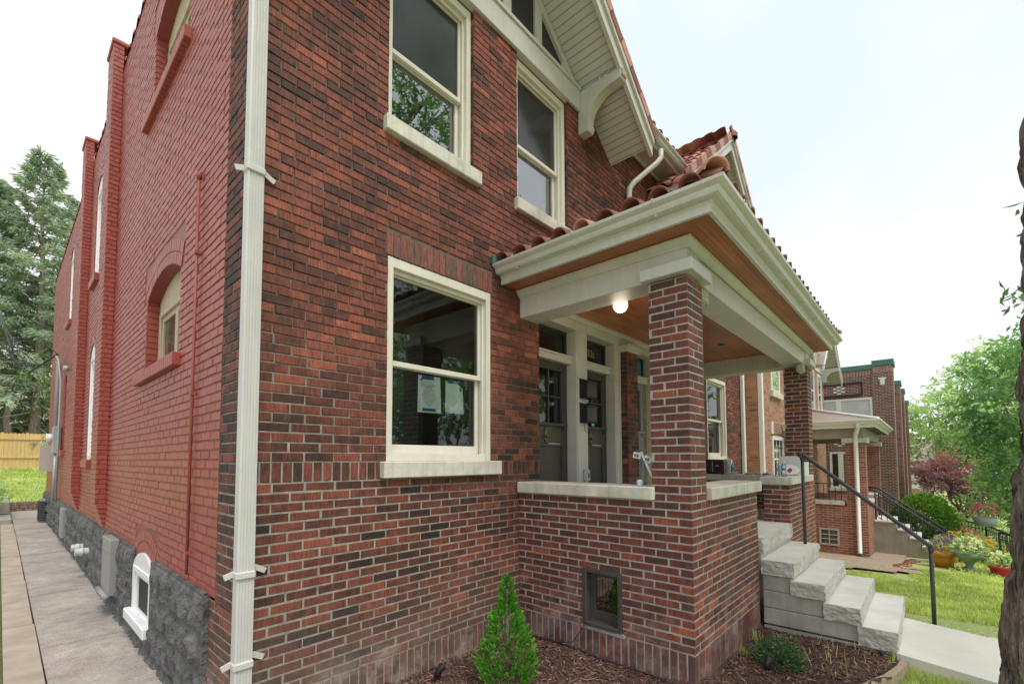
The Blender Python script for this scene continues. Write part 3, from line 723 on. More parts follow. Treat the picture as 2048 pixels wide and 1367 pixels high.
def gable_tiles(parent, ax, zt, y0, y1, TX):
    L = math.hypot(1, SL); nrow = int((TX + .03) * L / .30)
    m = MB()
    for sg in (-1, 1):
        Up = Vector((-sg / L, 0, SL / L)); Nn = Vector((sg * SL / L, 0, 1 / L))
        base = Vector((ax + sg * (TX + .05), 0, zt - SL * (TX + .05)))
        for k in range(nrow + 1):
            ncol = int((y1 - y0) / .235)
            for j in range(ncol):
                c = min(1, max(0, random.gauss(.5, .25))); px_ = base.x + Up.x * k * .30
                if (px_ < .75 or px_ > 9.85) and y0 + j * .235 > -.15: continue
                tile_row(m, base + Vector((0, y0 + .05 + j * .235, 0)) + Up * (k * .30), Vector((0, 1, 0)), Up, Nn, .235, .36, .06, 1 if rnd(0, 1) < .75 else 0, c)
        for k in range(nrow + 1):                        # flat rake tiles hung over the verge
            M = Matrix((Up, (0, 1, 0), Nn)).transposed()
            m.obox(base + Up * (k * .30 + .15) + Vector((0, y0 - .018, 0)) + Nn * (.075 + (.014 if k % 2 else 0)), (.155, .016, .055), M, k % 2, .3)
    for k in range(int((y1 - y0) / .33)):
        ridge_tile(m, (ax, y0 - .02 + k * .33, zt + .035), Vector((0, 1, 0)), Vector((0, 0, 1)), Vector((1, 0, 0)), .37, .10, 0, .5)
    m.lathe((ax, y0 - .01, zt + .05), [(.10, -.03), (.10, .05), (.06, .11), (.0, .12)], 12, 0)
    m.build('gable_roof_tiles', ['terracotta', 'terracotta_pale'], parent)
gable_part(house, 2.33, 0, 0, 'tile', 'grey_green_trim', 'gable_soffit_board', 'attic_panel')
gable_part(house, 2 * CX - 2.33, 0, 0, 'tile', 'grey_green_trim', 'gable_soffit_board', 'attic_panel')
KP = [(0, -.075), (.055, -.085), (.085, -.06), (.09, -.03), (.125, -.005), (.125, .012), (.115, .012), (.112, -.002), (.0, -.06)]
def eave_straight(parent, x0, x1, zS, dy, trim, gut):
    m = MB(); m.box((x0, -dy, zS), (x1, -.002, zS + .03)); m.build('eave_soffit', trim, parent)
    m = MB(); m.box((x0, -dy - .03, zS - .015), (x1, -dy - .001, zS + .12)); m.box((x0, -.045, zS - .05), (x1, -.004, zS - .001), 0, .5, .01); m.build('eave_fascia', trim, parent)
    m = MB(); m.prism([(-dy - .031 - a, zS + .115 + z) for a, z in KP], 'x', x0, x1); m.build('eave_gutter', gut, parent)
eave_straight(house, 3.88, 2 * CX - 3.88, 6.385, .30, 'grey_green_trim', 'gutter_metal')
m = MB()
sm = .75; L = math.hypot(1, sm); Up = Vector((0, 1 / L, sm / L)); Nn = Vector((0, -sm / L, 1 / L))
for k in range(7):
    for j in range(int((2 * CX - 8.2) / .235)):
        tile_row(m, Vector((4.15 + j * .235, -.40, 6.50)) + Up * (k * .30), Vector((1, 0, 0)), Up, Nn, .235, .36, .06, 0 if rnd(0, 1) < .5 else 1, rnd(0, 1))
m.build('main_roof_tiles', ['terracotta', 'terracotta_pale'], house)
m = MB(); m.prism([(.02, 6.39), (-.36, 6.47), (2.2, 6.47 + 2.5 * sm), (2.2, 6.39)], 'x', 3.95, 2 * CX - 3.95); m.build('main_roof', 'shingle_tan', house)
m = MB(); m.box((.9, 2.2, 6.2), (10.3, 16.7, 7.05)); m.box((.9, .3, 6.1), (10.3, 2.19, 6.35)); m.box((XR - .25, .05, -.1), (XR, 17, 7.1)); m.box((0.3, 16.8, -.1), (XR - .25, 17.0, 7.1)); m.build('rear_walls', 'brown_brick', house)
# elbow pipe from the main gutter down on to the porch roof
m = MB(); m.tube([(5.52, -.38, 6.36), (5.52, -.38, 6.24), (5.47, -.34, 6.15), (5.16, -.12, 5.80), (5.10, -.075, 5.70), (5.09, -.07, 5.6), (5.09, -.07, 4.35)], .042, 8)
m.build('eave_downpipe', 'gutter_metal', house)

# ---- painted side wall ---------------------------------------------------------------------
ARCH = [(1.53, 2.88, 2.62, 3.37, .16), (1.50, 2.93, 5.49, 6.34, .17)]      # y0 y1 sill spring rise
BW = (2.10, 2.94, .10, .66, .14)
FAR = [(6.90, 7.52, 1.72, 3.55, .12), (6.90, 7.52, 4.80, 6.45, .12), (11.3, 11.95, 4.95, 6.6, .12), (11.6, 12.05, 1.95, 3.6, .12)]
holes = []
for (y0, y1, z0, zs, r) in ARCH: holes += [(y0, y1, z0, zs), (y0 - .12, y1 + .12, zs, zs + r + .235)]
holes += [(BW[0], BW[1], BW[2], .78), (BW[0] - .08, BW[1] + .08, .78, BW[3] + BW[4] + .235)]
for (y0, y1, z0, zs, r) in FAR: holes += [(y0, y1, z0, zs), (y0 - .02, y1 + .02, zs, zs + r + .115)]
b = MB(); mo = MB()
crs = .0662
brick_wall(b, mo, (0, 0, 0), (0, 1, 0), (-1, 0, 0), .345, 16.9, courses(.78, 98, crs), holes, .009, j=.0105, tone=(.5, .2))
# two stacked pilasters
for (y0, y1, zt) in ((5.12, 5.62, 7.62), (8.22, 8.72, 7.72)):
    n = int((zt - 1.12) / crs)
    brick_wall(b, mo, (0, y0, 0), (1, 0, 0), (0, -1, 0), -.115, .0, courses(1.12, n, crs), (), .008, j=.009, tone=(.4, .15), shift=.05)
    brick_wall(b, mo, (-.115, 0, 0), (0, 1, 0), (-1, 0, 0), y0 + .009, y1, courses(1.12, n, crs), (), .008, j=.009)
    brick_wall(b, mo, (0, y1, 0), (1, 0, 0), (0, 1, 0), -.106, .0, courses(1.12, n, crs), (), .008, j=.009)
    for k in range(5):                                  # corbelled foot
        zz = 1.12 - (k + 1) * crs; dx = .115 - .019 * (k + 1)
        b.box((-dx, y0 + .01 * k, zz + .004), (.01, y1 - .01 * k, zz + crs - .004), 0, rnd(.2, .8), .004)
        mo.box((-dx + .008, y0 + .01 * k + .008, zz), (.01, y1 - .01 * k - .008, zz + crs + .001))
    b.box((-.135, y0 - .02, 1.12 + n * crs), (.2, y1 + .02, 1.12 + n * crs + .06), 0, .3, .01)
# segmental arches: backing, two rings of headers, brick sill
def arch_fill(y0, y1, zs, r, wide, rings, top):
    s = (y1 - y0) / 2; cy = (y0 + y1) / 2; Rr = (s * s + r * r) / (2 * r); cz = zs + r - Rr; a0 = math.asin(s / Rr)
    poly = [(y1 + wide, zs), (y1 + wide, top), (y0 - wide, top), (y0 - wide, zs)]
    n = 14
    arc = [(cy + Rr * math.sin(-a0 + 2 * a0 * i / n), cz + Rr * math.cos(-a0 + 2 * a0 * i / n)) for i in range(n + 1)]
    # strips between the arc and the top of the backing
    for (p, q) in zip(arc, arc[1:]): mo.prism([p, q, (q[0], top), (p[0], top)], 'x', .008, .11)
    mo.prism([(y0 - wide, zs), (y0, zs), (y0, top), (y0 - wide, top)], 'x', .008, .05); mo.prism([(y1, zs), (y1 + wide, zs), (y1 + wide, top), (y1, top)], 'x', .008, .05)
    for k in range(rings):
        r0 = Rr + .005 + k * .112; nb = int(2 * a0 * r0 / .068) + 1
        for i in range(nb):
            t0 = -a0 + 2 * a0 * (i + .07) / nb; t1 = -a0 + 2 * a0 * (i + .93) / nb
            q = [(cy + rr_ * math.sin(t), cz + rr_ * math.cos(t)) for rr_, t in ((r0, t0), (r0 + .102, t0), (r0 + .102, t1), (r0, t1))]
            b.prism(q, 'x', rnd(-.002, .001), .10, 0, rnd(.2, .9))
    return arc
for (y0, y1, z0, zs, r) in ARCH:
    arch_fill(y0, y1, zs, r, .12, 2, zs + r + .235)
    n = int((y1 - y0 + .5) / .075)
    for i in range(n):                                   # header sill
        ya = y0 - .06 + i * (y1 - y0 + .36) / n; yb = ya + (y1 - y0 + .36) / n
        b.box((-.055, ya + .003, z0 - .115), (.12, yb - .003, z0 - .002), 0, rnd(.2, .8), .006)
    brick_wall(b, mo, (0, y1, 0), (1, 0, 0), (0, -1, 0), .009, .14, courses(z0 + .0, int((zs - z0) / crs) + 1, crs), (), .006, j=.009)
arch_fill(BW[0], BW[1], BW[3], BW[4], .08, 2, BW[3] + BW[4] + .235)
for (y0, y1, z0, zs, r) in FAR:
    arch_fill(y0, y1, zs, r, .02, 1, zs + r + .115)
    brick_wall(b, mo, (0, y1, 0), (1, 0, 0), (0, -1, 0), .009, .14, courses(z0 + .0, int((zs - z0) / crs) + 1, crs), (), .006, j=.009)
    b.box((-.06, y0 - .06, z0 - .13), (.12, y1 + .06, z0 - .002), 0, .4, .006)
for j in range(55):                                      # tile coping along the parapet
    yy = .4 + j * .30
    if 5.0 < yy < 5.65 or 8.1 < yy < 8.75: continue
    ridge_tile(b, (.10, yy, .78 + 98 * crs + .005), Vector((0, 1, 0)), Vector((0, 0, 1)), Vector((1, 0, 0)), .33, .11, 0, rnd(0, .6))
mo.box((.0, .4, .78 + 98 * crs), (.25, 16.9, .78 + 98 * crs + .02))
b.build('side_wall', 'red_painted_brick', house); mo.build('side_wall_joints', 'shaded_red_joint', house)
# unpainted return of the front corner
b = MB(); mo = MB()
brick_wall(b, mo, (0, 0, 0), (0, 1, 0), (-1, 0, 0), .010, .345, courses(.165 + 9 * .06595 + .0, 12, .06595) , (), .005, j=.011, tone=(.33, .15), shift=.03)
brick_wall(b, mo, (0, 0, 0), (0, 1, 0), (-1, 0, 0), .010, .345, courses(.165 + 21 * .06595, 80, .0658), (), .008, j=.009, tone=(.36, .15), shift=.06)
brick_wall(b, mo, (0, 0, 0), (0, 1, 0), (-1, 0, 0), .010, .50, courses(-.16 , 14, .06595), (), .005, j=.011, tone=(.45, .15), shift=.03)
b.build('corner_brick', 'dark_red_brick', house); mo.build('corner_brick_mortar', 'mortar', house)
# parged rubble foundation
f = MB(); ny, nz = 700, 40; y0f, y1f, z0f, z1f = .50, 16.9, -.25, .79
FROW = [-.30, -.02, .25, .50, .82, 1.2]; FCUT = []
for k in range(5):
    L_ = [-.5 + .21 * k]
    while L_[-1] < 18: L_.append(L_[-1] + rnd(.36, .72))
    FCUT.append(L_)
def fx(y, z):
    k = next(i for i in range(5) if z < FROW[i + 1] or i == 4); ed = FCUT[k]; i = 0
    while ed[i + 1] < y: i += 1
    dd = min(y - ed[i], ed[i + 1] - y, z - FROW[k], FROW[k + 1] - z) + .012 * noise.noise(Vector((y * 8, z * 8, 2)))
    e = max(0, min(1, (dd - .018) / .035)); e *= .6 + .4 * math.sin(i * 7.3 + k * 3.1)  ** 2
    fade = max(0, min(1, (.80 - z) / .1))
    e0 = max(0, min(1, (y - .5) / .12)); d1 = max(BW[0] - y, y - BW[1]); e0 *= max(0, min(1, (d1 - .02) / .08)) if z > BW[2] - .12 else 1; fade *= e0
    return -.030 + (.018 if z > .775 else 0) - fade * (.036 * e + .034 * e * noise.noise(Vector((y * 9, z * 9, 1))) + .010 * noise.noise(Vector((y * 22, z * 22, 5))))
P = [[(fx(y0f + (y1f - y0f) * (i / ny) ** 1.5, z0f + (z1f - z0f) * k / nz), y0f + (y1f - y0f) * (i / ny) ** 1.5, z0f + (z1f - z0f) * k / nz) for k in range(nz + 1)] for i in range(ny + 1)]
for i in range(ny):
    for k in range(nz):
        yc = (P[i][k][1] + P[i + 1][k][1]) / 2; zc = (P[i][k][2] + P[i][k + 1][2]) / 2
        if BW[0] - .005 < yc < BW[1] + .005 and zc > BW[2] - .02: continue
        f.face([P[i][k], P[i + 1][k], P[i + 1][k + 1], P[i][k + 1]])
f.box((-.032, .478, -.25), (.1, .502, .781)); f.box((-.030, .503, .782), (.05, BW[0] - .09, .797)); f.box((-.030, BW[1] + .09, .782), (.05, 16.9, .797)); f.box((-.035, BW[0] - .07, -.15), (.2, BW[1] + .07, BW[2] - .002), 0, .5, .01)
f.box((-.034, BW[1] + .004, BW[2]), (.2, BW[1] + .06, .779)); f.box((-.034, BW[0] - .06, BW[2]), (.2, BW[0] - .004, .779))
f.build('foundation', 'foundation_paint', house)
# arched windows of the side wall
def arc_pts(y0, y1, zs, r, n=12, drop=0.0):
    s = (y1 - y0) / 2; cy = (y0 + y1) / 2; Rr = (s * s + r * r) / (2 * r); cz = zs + r - Rr; a0 = math.asin(s / Rr)
    return [(cy + (Rr - drop) * math.sin(-a0 + 2 * a0 * i / n), cz + (Rr - drop) * math.cos(-a0 + 2 * a0 * i / n)) for i in range(n + 1)]
def arched_window(y0, y1, z0, zs, r, xf, paint, glassm, sashes=2, cw=.085, name='window', head=.11):
    m = MB(); zt = zs + r
    m.prism([(y0, zs - head)] + arc_pts(y0, y1, zs, r) + [(y1, zs - head)], 'x', xf, xf + .06)
    m.box((xf - .006, y0, z0), (xf + .08, y0 + cw, zs - head), 0, .5, .004); m.box((xf - .006, y1 - cw, z0), (xf + .08, y1, zs - head), 0, .5, .004)
    m.box((xf - .006, y0 + cw, z0), (xf + .08, y1 - cw, z0 + .07), 0, .5, .004); m.box((xf - .012, y0 + cw, zs - head - .05), (xf + .08, y1 - cw, zs - head), 0, .5, .004)
    W = m.build(name, paint, house)
    a, c = y0 + cw, y1 - cw; step = (c - a) / sashes
    for i in range(sashes):
        q = MB(); ya, yb = a + i * step, a + (i + 1) * step; st = .05
        q.box((xf + .012, ya, z0 + .07), (xf + .05, ya + st, zs - head - .05), 0, .5, .003); q.box((xf + .012, yb - st, z0 + .07), (xf + .05, yb, zs - head - .05), 0, .5, .003)
        q.box((xf + .013, ya + st, z0 + .07), (xf + .049, yb - st, z0 + .12), 0, .5, .003); q.box((xf + .013, ya + st, zs - head - .10), (xf + .049, yb - st, zs - head - .05), 0, .5, .003)
        q.build('sash', paint, W)
        g = MB(); g.face([(xf + .03, ya + .03, z0 + .09), (xf + .03, yb - .03, z0 + .09), (xf + .03, yb - .03, zs - head - .07), (xf + .03, ya + .03, zs - head - .07)])
        g.build('pane', glassm, W)
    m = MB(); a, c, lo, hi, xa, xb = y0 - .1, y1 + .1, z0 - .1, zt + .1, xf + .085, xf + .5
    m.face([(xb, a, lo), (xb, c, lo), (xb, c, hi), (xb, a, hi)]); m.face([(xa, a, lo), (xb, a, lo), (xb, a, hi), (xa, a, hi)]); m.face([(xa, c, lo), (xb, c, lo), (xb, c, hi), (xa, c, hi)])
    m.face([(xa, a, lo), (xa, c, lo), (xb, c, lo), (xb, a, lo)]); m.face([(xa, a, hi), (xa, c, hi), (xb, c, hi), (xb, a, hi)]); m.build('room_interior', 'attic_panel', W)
    return W
for (y0, y1, z0, zs, r) in ARCH: arched_window(y0, y1, z0, zs, r, .11, 'raw_wood', 'leaded_glass')
arched_window(*BW, -.022, 'white_vinyl', 'attic_panel', 1, .085, head=.02)
m = MB(); m.box((-.085, BW[0] - .05, BW[2] - .002), (.04, BW[1] + .05, BW[2] + .10), 0, .5, .01); m.build('basement_window_sill', 'white_vinyl', house)
for (y0, y1, z0, zs, r) in FAR[:3]: arched_window(y0, y1, z0, zs, r, .018, 'white_vinyl', 'window_glass', 1, .07)
m = MB(); y0, y1, z0, zs, r = FAR[3]; m.prism([(y0, z0)] + arc_pts(y0, y1, zs, r) + [(y1, z0)], 'x', .07, .12); m.build('bricked_up_opening', 'red_painted_brick', house)
# capped vertical pipe on the side wall, painted with it
m = MB(); m.tube([(-.022, .955, .85), (-.022, .955, 3.93)], .011, 8); m.tube([(-.022, .955, 3.95), (-.022, .955, 3.90)], .020, 8)
for zz in (1.0, 2.2, 3.3): m.box((-.038, .937, zz), (.0, .973, zz + .025))
m.build('painted_conduit', 'red_painted_brick', house)
# corner downspout with three straps
m = MB(); dz0, dz1 = -.02, 7.2
prof = [(-.005, -.008), (-.005, -.075)]
for i in range(5):
    x = .008 + i * .0175; prof += [(x, -.078), (x + .004, -.072), (x + .0125, -.072)]
prof += [(.093, -.078), (.093, -.008)]
m.prism(prof, 'z', dz0, dz1); D = m.build('downspout', 'downspout_metal', house)
for z in (.46, 1.0, 3.56):
    m = MB(); m.box((-.012, -.088, z - .022), (.10, -.004, z + .022), 0, .5, .006)
    M = Matrix.Rotation(R(28), 3, 'Y'); m.obox((.135, -.012, z + .02), (.05, .006, .017), M); m.obox((-.03, -.02, z - .0), (.03, .006, .017), Matrix.Rotation(R(-18), 3, 'Y'))
    m.build('downspout_strap', 'downspout_metal', D)
m = MB(); m.box((XR - .10, -.085, -.2), (XR - .0, -.008, 6.4), 0, .5, .01); m.build('downspout', 'white_trim', house)
# access panel, pipes and meters on the foundation
m = MB(); m.box((-.115, 3.72, .17), (-.03, 4.28, .80), 0, .5, .006); m.box((-.121, 3.74, .66), (-.113, 4.26, .675)); m.tube([(-.135, 3.68, .17), (-.135, 4.30, .17)], .03, 8)
m.build('access_panel', 'grey_panel', house)
m = MB(); m.box((-.11, 9.6, .17), (-.03, 10.2, .74), 0, .5, .006); m.build('access_panel', 'grey_panel', house)
for yy in (6.15, 6.65):
    m = MB(); m.tube([(.05, yy, .36), (-.20, yy, .36)], .055, 14, caps=False); m.tube([(-.20, yy, .36), (-.202, yy, .36)], [.055, .001], 14, caps=False); m.tube([(-.10, yy, .36), (-.14, yy, .36)], .062, 14)
    m.build('vent_pipe', 'pvc', house)
m = MB(); m.lathe((0, 0, 0), [(.0, 0), (.06, .0), (.06, .08), (.03, .10), (0, .10)], 12)
m.v = [(-.02 - z, 10.9 + x, 3.75 + y) for x, y, z in m.v]; m.build('vent_cap', 'steel_box', house)
# ================================================================ porch (part of the house)
PX0, PX1, PY = 2.673, 7.99, -1.811
b = MB(); mo = MB()
b2 = MB(); mo2 = MB()
bw = (-1.185, -.782, .19, .705)
sold = courses(-.20, 1, .375, 'v'); rr1 = courses(.175, 18, .0655)
brick_wall(b, mo, (PX0, 0, 0), (0, 1, 0), (-1, 0, 0), PY, -.004, sold, [bw], .005, L=.06, j=.012)
brick_wall(b, mo, (PX0, 0, 0), (0, 1, 0), (-1, 0, 0), PY, -.004, rr1, [bw], .004, j=.0125, tone=(.42, .16))
brick_wall(b, mo, (0, PY, 0), (1, 0, 0), (0, -1, 0), PX0 + .009, 4.535, sold, (), .005, j=.012)
brick_wall(b, mo, (0, PY, 0), (1, 0, 0), (0, -1, 0), PX0 + .009, 4.535, rr1, (), .004, j=.0125, tone=(.52, .16), shift=.1)
# pier beside the steps on to the far column
brick_wall(b2, mo2, (6.10, 0, 0), (0, 1, 0), (-1, 0, 0), PY, -1.50, courses(.30, 16, .0655), (), .004, j=.012, tone=(.62, .16))
brick_wall(b2, mo2, (0, PY, 0), (1, 0, 0), (0, -1, 0), 6.109, PX1, courses(-.55, 29, .0655), (), .004, j=.012, tone=(.66, .16), shift=.1)
brick_wall(b2, mo2, (0, -1.50, 0), (1, 0, 0), (0, 1, 0), 6.109, PX1 - .3, courses(.85, 8, .0655), (), .004, j=.012)
# inner face of the far side wall
brick_wall(b2, mo2, (7.68, 0, 0), (0, 1, 0), (-1, 0, 0), -1.5, -.004, courses(.85, 7, .0655), (), .004, j=.012, tone=(.3, .15))
brick_wall(b2, mo2, (PX1, 0, 0), (0, 1, 0), (1, 0, 0), PY, -.004, courses(-.7, 31, .0655), (), .004, j=.012)
# inner faces of the near walls
brick_wall(b, mo, (2.97, 0, 0), (0, 1, 0), (1, 0, 0), -1.5, -.004, courses(.85, 7, .0655), (), .004, j=.012)
brick_wall(b, mo, (0, -1.51, 0), (1, 0, 0), (0, 1, 0), 2.98, 4.535, courses(.85, 7, .0655), (), .004, j=.012)
brick_wall(b, mo, (4.535, 0, 0), (0, 1, 0), (1, 0, 0), PY + .009, -1.515, courses(.85, 7, .0655), (), .004, j=.012)
b.build('porch_wall', 'porch_brick', house); mo.build('porch_wall_mortar', 'porch_mortar', house)
b2.build('porch_wall', 'porch_brick', house); mo2.build('porch_wall_mortar', 'porch_mortar', house)
def column(x0, y0, s=.333, tone=(.45, .16)):
    b = MB(); mo = MB(); rr = courses(.175 + 18 * .0655, 28, .0655); x1, y1 = x0 + s, y0 + s
    brick_wall(b, mo, (x0, 0, 0), (0, 1, 0), (-1, 0, 0), y0, y1, rr, (), .004, j=.0125, tone=tone, shift=.0)
    brick_wall(b, mo, (0, y0, 0), (1, 0, 0), (0, -1, 0), x0 + .009, x1 - .009, rr, (), .004, j=.0125, tone=tone, shift=.11)
    brick_wall(b, mo, (x1, 0, 0), (0, 1, 0), (1, 0, 0), y0, y1, rr, (), .004, j=.0125, tone=tone)
    brick_wall(b, mo, (0, y1, 0), (1, 0, 0), (0, 1, 0), x0 + .009, x1 - .009, rr, (), .004, j=.0125, tone=tone)
    c = b.build('porch_column', 'porch_brick', house); mo.build('porch_column_mortar', 'porch_mortar', c)
    m = MB(); m.box((x0 - .065, y0 - .065, 3.205), (x1 + .065, y1 + .05, 3.305), 0, .5, .006); m.build('column_cap', 'grey_green_trim', c)
column(PX0, PY); column(PX1 - .333, PY)
for a_, c_ in (                                           # stone copings
((PX0 - .035, -1.505, 1.358), (3.0, -.002, 1.470)),
((3.022, PY - .045, 1.352), (4.565, -1.47, 1.462)),
((6.06, PY - .045, 1.352), (7.652, -1.46, 1.455)),
((7.645, -1.44, 1.32), (8.03, -.002, 1.43))):
    m = MB(); m.box(a_, c_, 0, .5, .010); m.build('porch_coping', 'limestone', house)
m = MB(); m.box((2.70, -1.80, .735), (7.96, .14, .848)); m.box((3.6, -1.50, -.4), (7.96, -.01, .734)); m.build('porch_floor', 'pale_concrete', house)
# basement window of the porch
w = MB(); y0, y1, z0, z1 = bw; x = PX0
w.box((x - .012, y0 + .002, z0 + .0), (x + .10, y0 + .04, z1), 0, .5, .004); w.box((x - .012, y1 - .04, z0), (x + .10, y1 - .002, z1), 0, .5, .004)
w.box((x - .010, y0 + .04, z1 - .04), (x + .10, y1 - .04, z1 - .002), 0, .5, .004); w.box((x - .02, y0 + .04, z0 + .0), (x + .10, y1 - .04, z0 + .035), 0, .5, .004)
w.box((x + .075, y0 + .04, z0 + .035), (x + .10, y0 + .085, z1 - .04)); w.box((x + .075, y1 - .085, z0 + .035), (x + .10, y1 - .04, z1 - .04)); w.box((x + .075, y0 + .085, z0 + .035), (x + .10, y1 - .085, z0 + .12)); w.box((x + .075, y0 + .085, z1 - .08), (x + .10, y1 - .085, z1 - .04))
W = w.build('basement_window', 'brown_window_paint', house)
w = MB(); w.face([(x + .09, y0 + .07, z0 + .1), (x + .09, y1 - .07, z0 + .1), (x + .09, y1 - .07, z1 - .06), (x + .09, y0 + .07, z1 - .06)]); w.build('pane', 'reflective_glass', W)
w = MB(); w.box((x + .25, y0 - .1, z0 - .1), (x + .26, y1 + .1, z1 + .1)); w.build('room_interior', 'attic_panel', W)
w = MB(); w.box((x - .006, y0 - .02, z0 - .04), (x + .08, y1 + .02, z0 - .001), 0, .5, .006); w.build('basement_window_bed', 'porch_mortar', W)
# beams and crown
m = MB()
m.box((2.695, -1.80, 3.215), (2.985, -.002, 3.50), 0, .5, .006); m.box((2.986, -1.79, 3.216), (7.68, -1.505, 3.50), 0, .5, .006); m.box((7.681, -1.80, 3.215), (7.97, -.002, 3.50), 0, .5, .006)
m.build('porch_beam', 'grey_green_trim', house)
def ring_sweep(m, prof, x0, x1, yf, yb, mi=0):
    """profile (outward distance, z) swept round left, front and right sides with mitred corners"""
    for (a, za), (c, zc) in zip(prof, prof[1:]):
        L1 = [(x0 - a, yb, za), (x0 - a, yf - a, za), (x1 + a, yf - a, za), (x1 + a, yb, za)]
        L2 = [(x0 - c, yb, zc), (x0 - c, yf - c, zc), (x1 + c, yf - c, zc), (x1 + c, yb, zc)]
        for i in range(3): m.face([L1[i], L1[i + 1], L2[i + 1], L2[i]], mi)
m = MB()
ring_sweep(m, [(0, 3.425), (.012, 3.425), (.014, 3.440), (.03, 3.455), (.045, 3.475), (.05, 3.488), (.06, 3.488), (.06, 3.499), (0, 3.499)], 2.695, 7.97, -1.80, -.003)
m.build('crown_moulding', 'grey_green_trim', house)
FX0, FX1, FY = 2.405, 8.205, -2.098
m = MB()                                                  # boarded ceiling and soffits, mitred at the corners
zc = 3.506
m.face([(FX0, FY, zc), (2.695, -1.80, zc), (2.695, -.002, zc), (FX0, -.002, zc)], 1)
m.face([(FX1, FY, zc), (FX1, -.002, zc), (7.97, -.002, zc), (7.97, -1.80, zc)], 1)
m.face([(FX0, FY, zc), (FX1, FY, zc), (7.97, -1.80, zc), (2.695, -1.80, zc)], 0)
m.face([(2.985, -1.51, zc - .03), (7.68, -1.51, zc - .03), (7.68, -.002, zc - .03), (2.985, -.002, zc - .03)], 0)
m.build('porch_ceiling', ['ceiling_wood_along', 'ceiling_wood_across'], house)
m = MB()
ring_sweep(m, [(-.03, 3.500), (.0, 3.500), (.0, 3.56), (.012, 3.575), (.012, 3.585), (.0, 3.60), (.0, 3.70), (-.05, 3.72)], FX0, FX1, FY, -.003)
m.build('porch_fascia', 'gutter_metal', house)
m = MB()
ring_sweep(m, [(.001, 3.584), (.052, 3.584), (.075, 3.592), (.085, 3.612), (.088, 3.632), (.105, 3.640), (.128, 3.655), (.132, 3.678), (.118, 3.680), (.114, 3.664), (.06, 3.61), (.001, 3.60)], FX0, FX1, FY, -.003)
G = m.build('porch_gutter', 'gutter_metal', house)
for y in (-.28, -.98, -1.72):
    m = MB(); m.box((FX0 - .075, y, 3.575), (FX0 + .02, y + .02, 3.587)); m.box((FX0 - .137, y, 3.668), (FX0, y + .018, 3.684)); m.build('gutter_strap', 'gutter_metal', G)
for x in (2.75, 3.6, 4.5, 5.4, 6.3, 7.2, 8.0):
    m = MB(); m.box((x, FY - .075, 3.575), (x + .02, FY + .02, 3.587)); m.box((x, FY - .137, 3.668), (x + .018, FY, 3.684)); m.build('gutter_strap', 'gutter_metal', G)
# hipped tile roof of the porch
m = MB(); sl = .30; zE = 3.685; ex0, ex1, ey = FX0 - .06, FX1 + .06, FY - .06
dpt = -ey; zT = zE + sl * dpt
m.face([(ex0, ey, zE - .01), (ex1, ey, zE - .01), (ex1 - dpt, 0, zT), (ex0 + dpt, 0, zT)]); m.face([(ex0, ey, zE - .01), (ex0 + dpt, 0, zT), (ex0, 0, zE)]); m.face([(ex1, ey, zE - .01), (ex1, 0, zE), (ex1 - dpt, 0, zT)])
m.build('porch_roof_deck', 'attic_panel', house)
L = math.hypot(1, sl); m = MB()
for sg, xe in ((1, ex0), (-1, ex1)):
    Up = Vector((sg / L, 0, sl / L)); Nn = Vector((-sg * sl / L, 0, 1 / L)); A = Vector((0, -1, 0))
    for j in range(9):
        y = -.01 - j * .236
        lim = (y - .12 - ey)                              # run up to the hip at this column
        k = 0
        while k == 0 or k * .30 / L < lim - .10:
            tile_row(m, Vector((xe - .02 * sg, y, zE)) + Up * (k * .30), A, Up, Nn, .236, .35, .074, 0 if rnd(0, 1) < .88 else 1, rnd(0, 1)); k += 1
Up = Vector((0, 1 / L, sl / L)); Nn = Vector((0, -sl / L, 1 / L))
for j in range(int((ex1 - ex0) / .236)):
    x = ex0 + j * .236; k = 0
    lim = min(x + .1 - ex0, ex1 - x - .1, dpt)
    while k == 0 or k * .30 / L < lim - .12:
        tile_row(m, Vector((x, ey - .02, zE)) + Up * (k * .30), Vector((1, 0, 0)), Up, Nn, .236, .35, .074, 0 if rnd(0, 1) < .88 else 1, rnd(0, 1)); k += 1
for (P0, D) in (((ex0 + .02, ey + .02, zE + .07), Vector((1, 1, sl))), ((ex1 - .02, ey + .02, zE + .07), Vector((-1, 1, sl)))):
    D.normalize(); S = D.cross(Vector((0, 0, 1))).normalized(); Nn2 = S.cross(D)
    for k in range(8): ridge_tile(m, Vector(P0) + D * (k * .33 - .04), D, Nn2, S, .38, .088, 0 if k % 2 else 1)
m.build('porch_roof_tiles', ['terracotta', 'terracotta_pale'], house)
m = MB(); m.box((2.26, -.03, 3.68), (2.40, -.004, 3.76)); m.build('flashing', 'green_coping', house)
# porch ornaments left over from old light fittings, at both ends of the front beam
for x in (3.02, 7.42):
    m = MB(); m.box((x, -1.785, 3.06), (x + .20, -1.70, 3.215), 0, .5, .03)
    for i in range(5): m.box((x + .01 + i * .04, -1.80, 3.075 + (i % 2) * .012), (x + .035 + i * .04, -1.70, 3.20), 0, .5, .01)
    m.build('beam_ornament', 'fixture_ornament', house)
m = MB(); m.tube([(2.985 + .08, -.75, 3.47), (3.065, -.75, 3.42), (3.04, -.75, 3.40), (3.05, -.75, 3.37), (3.08, -.75, 3.38)], .006, 6); m.build('ceiling_hook', 'white_trim', house)
m = MB(); m.lathe((6.45, -.89, 3.462), [(0, 0), (.05, 0), (.055, .013)], 14); m.build('ceiling_box', 'blue_tape', house)

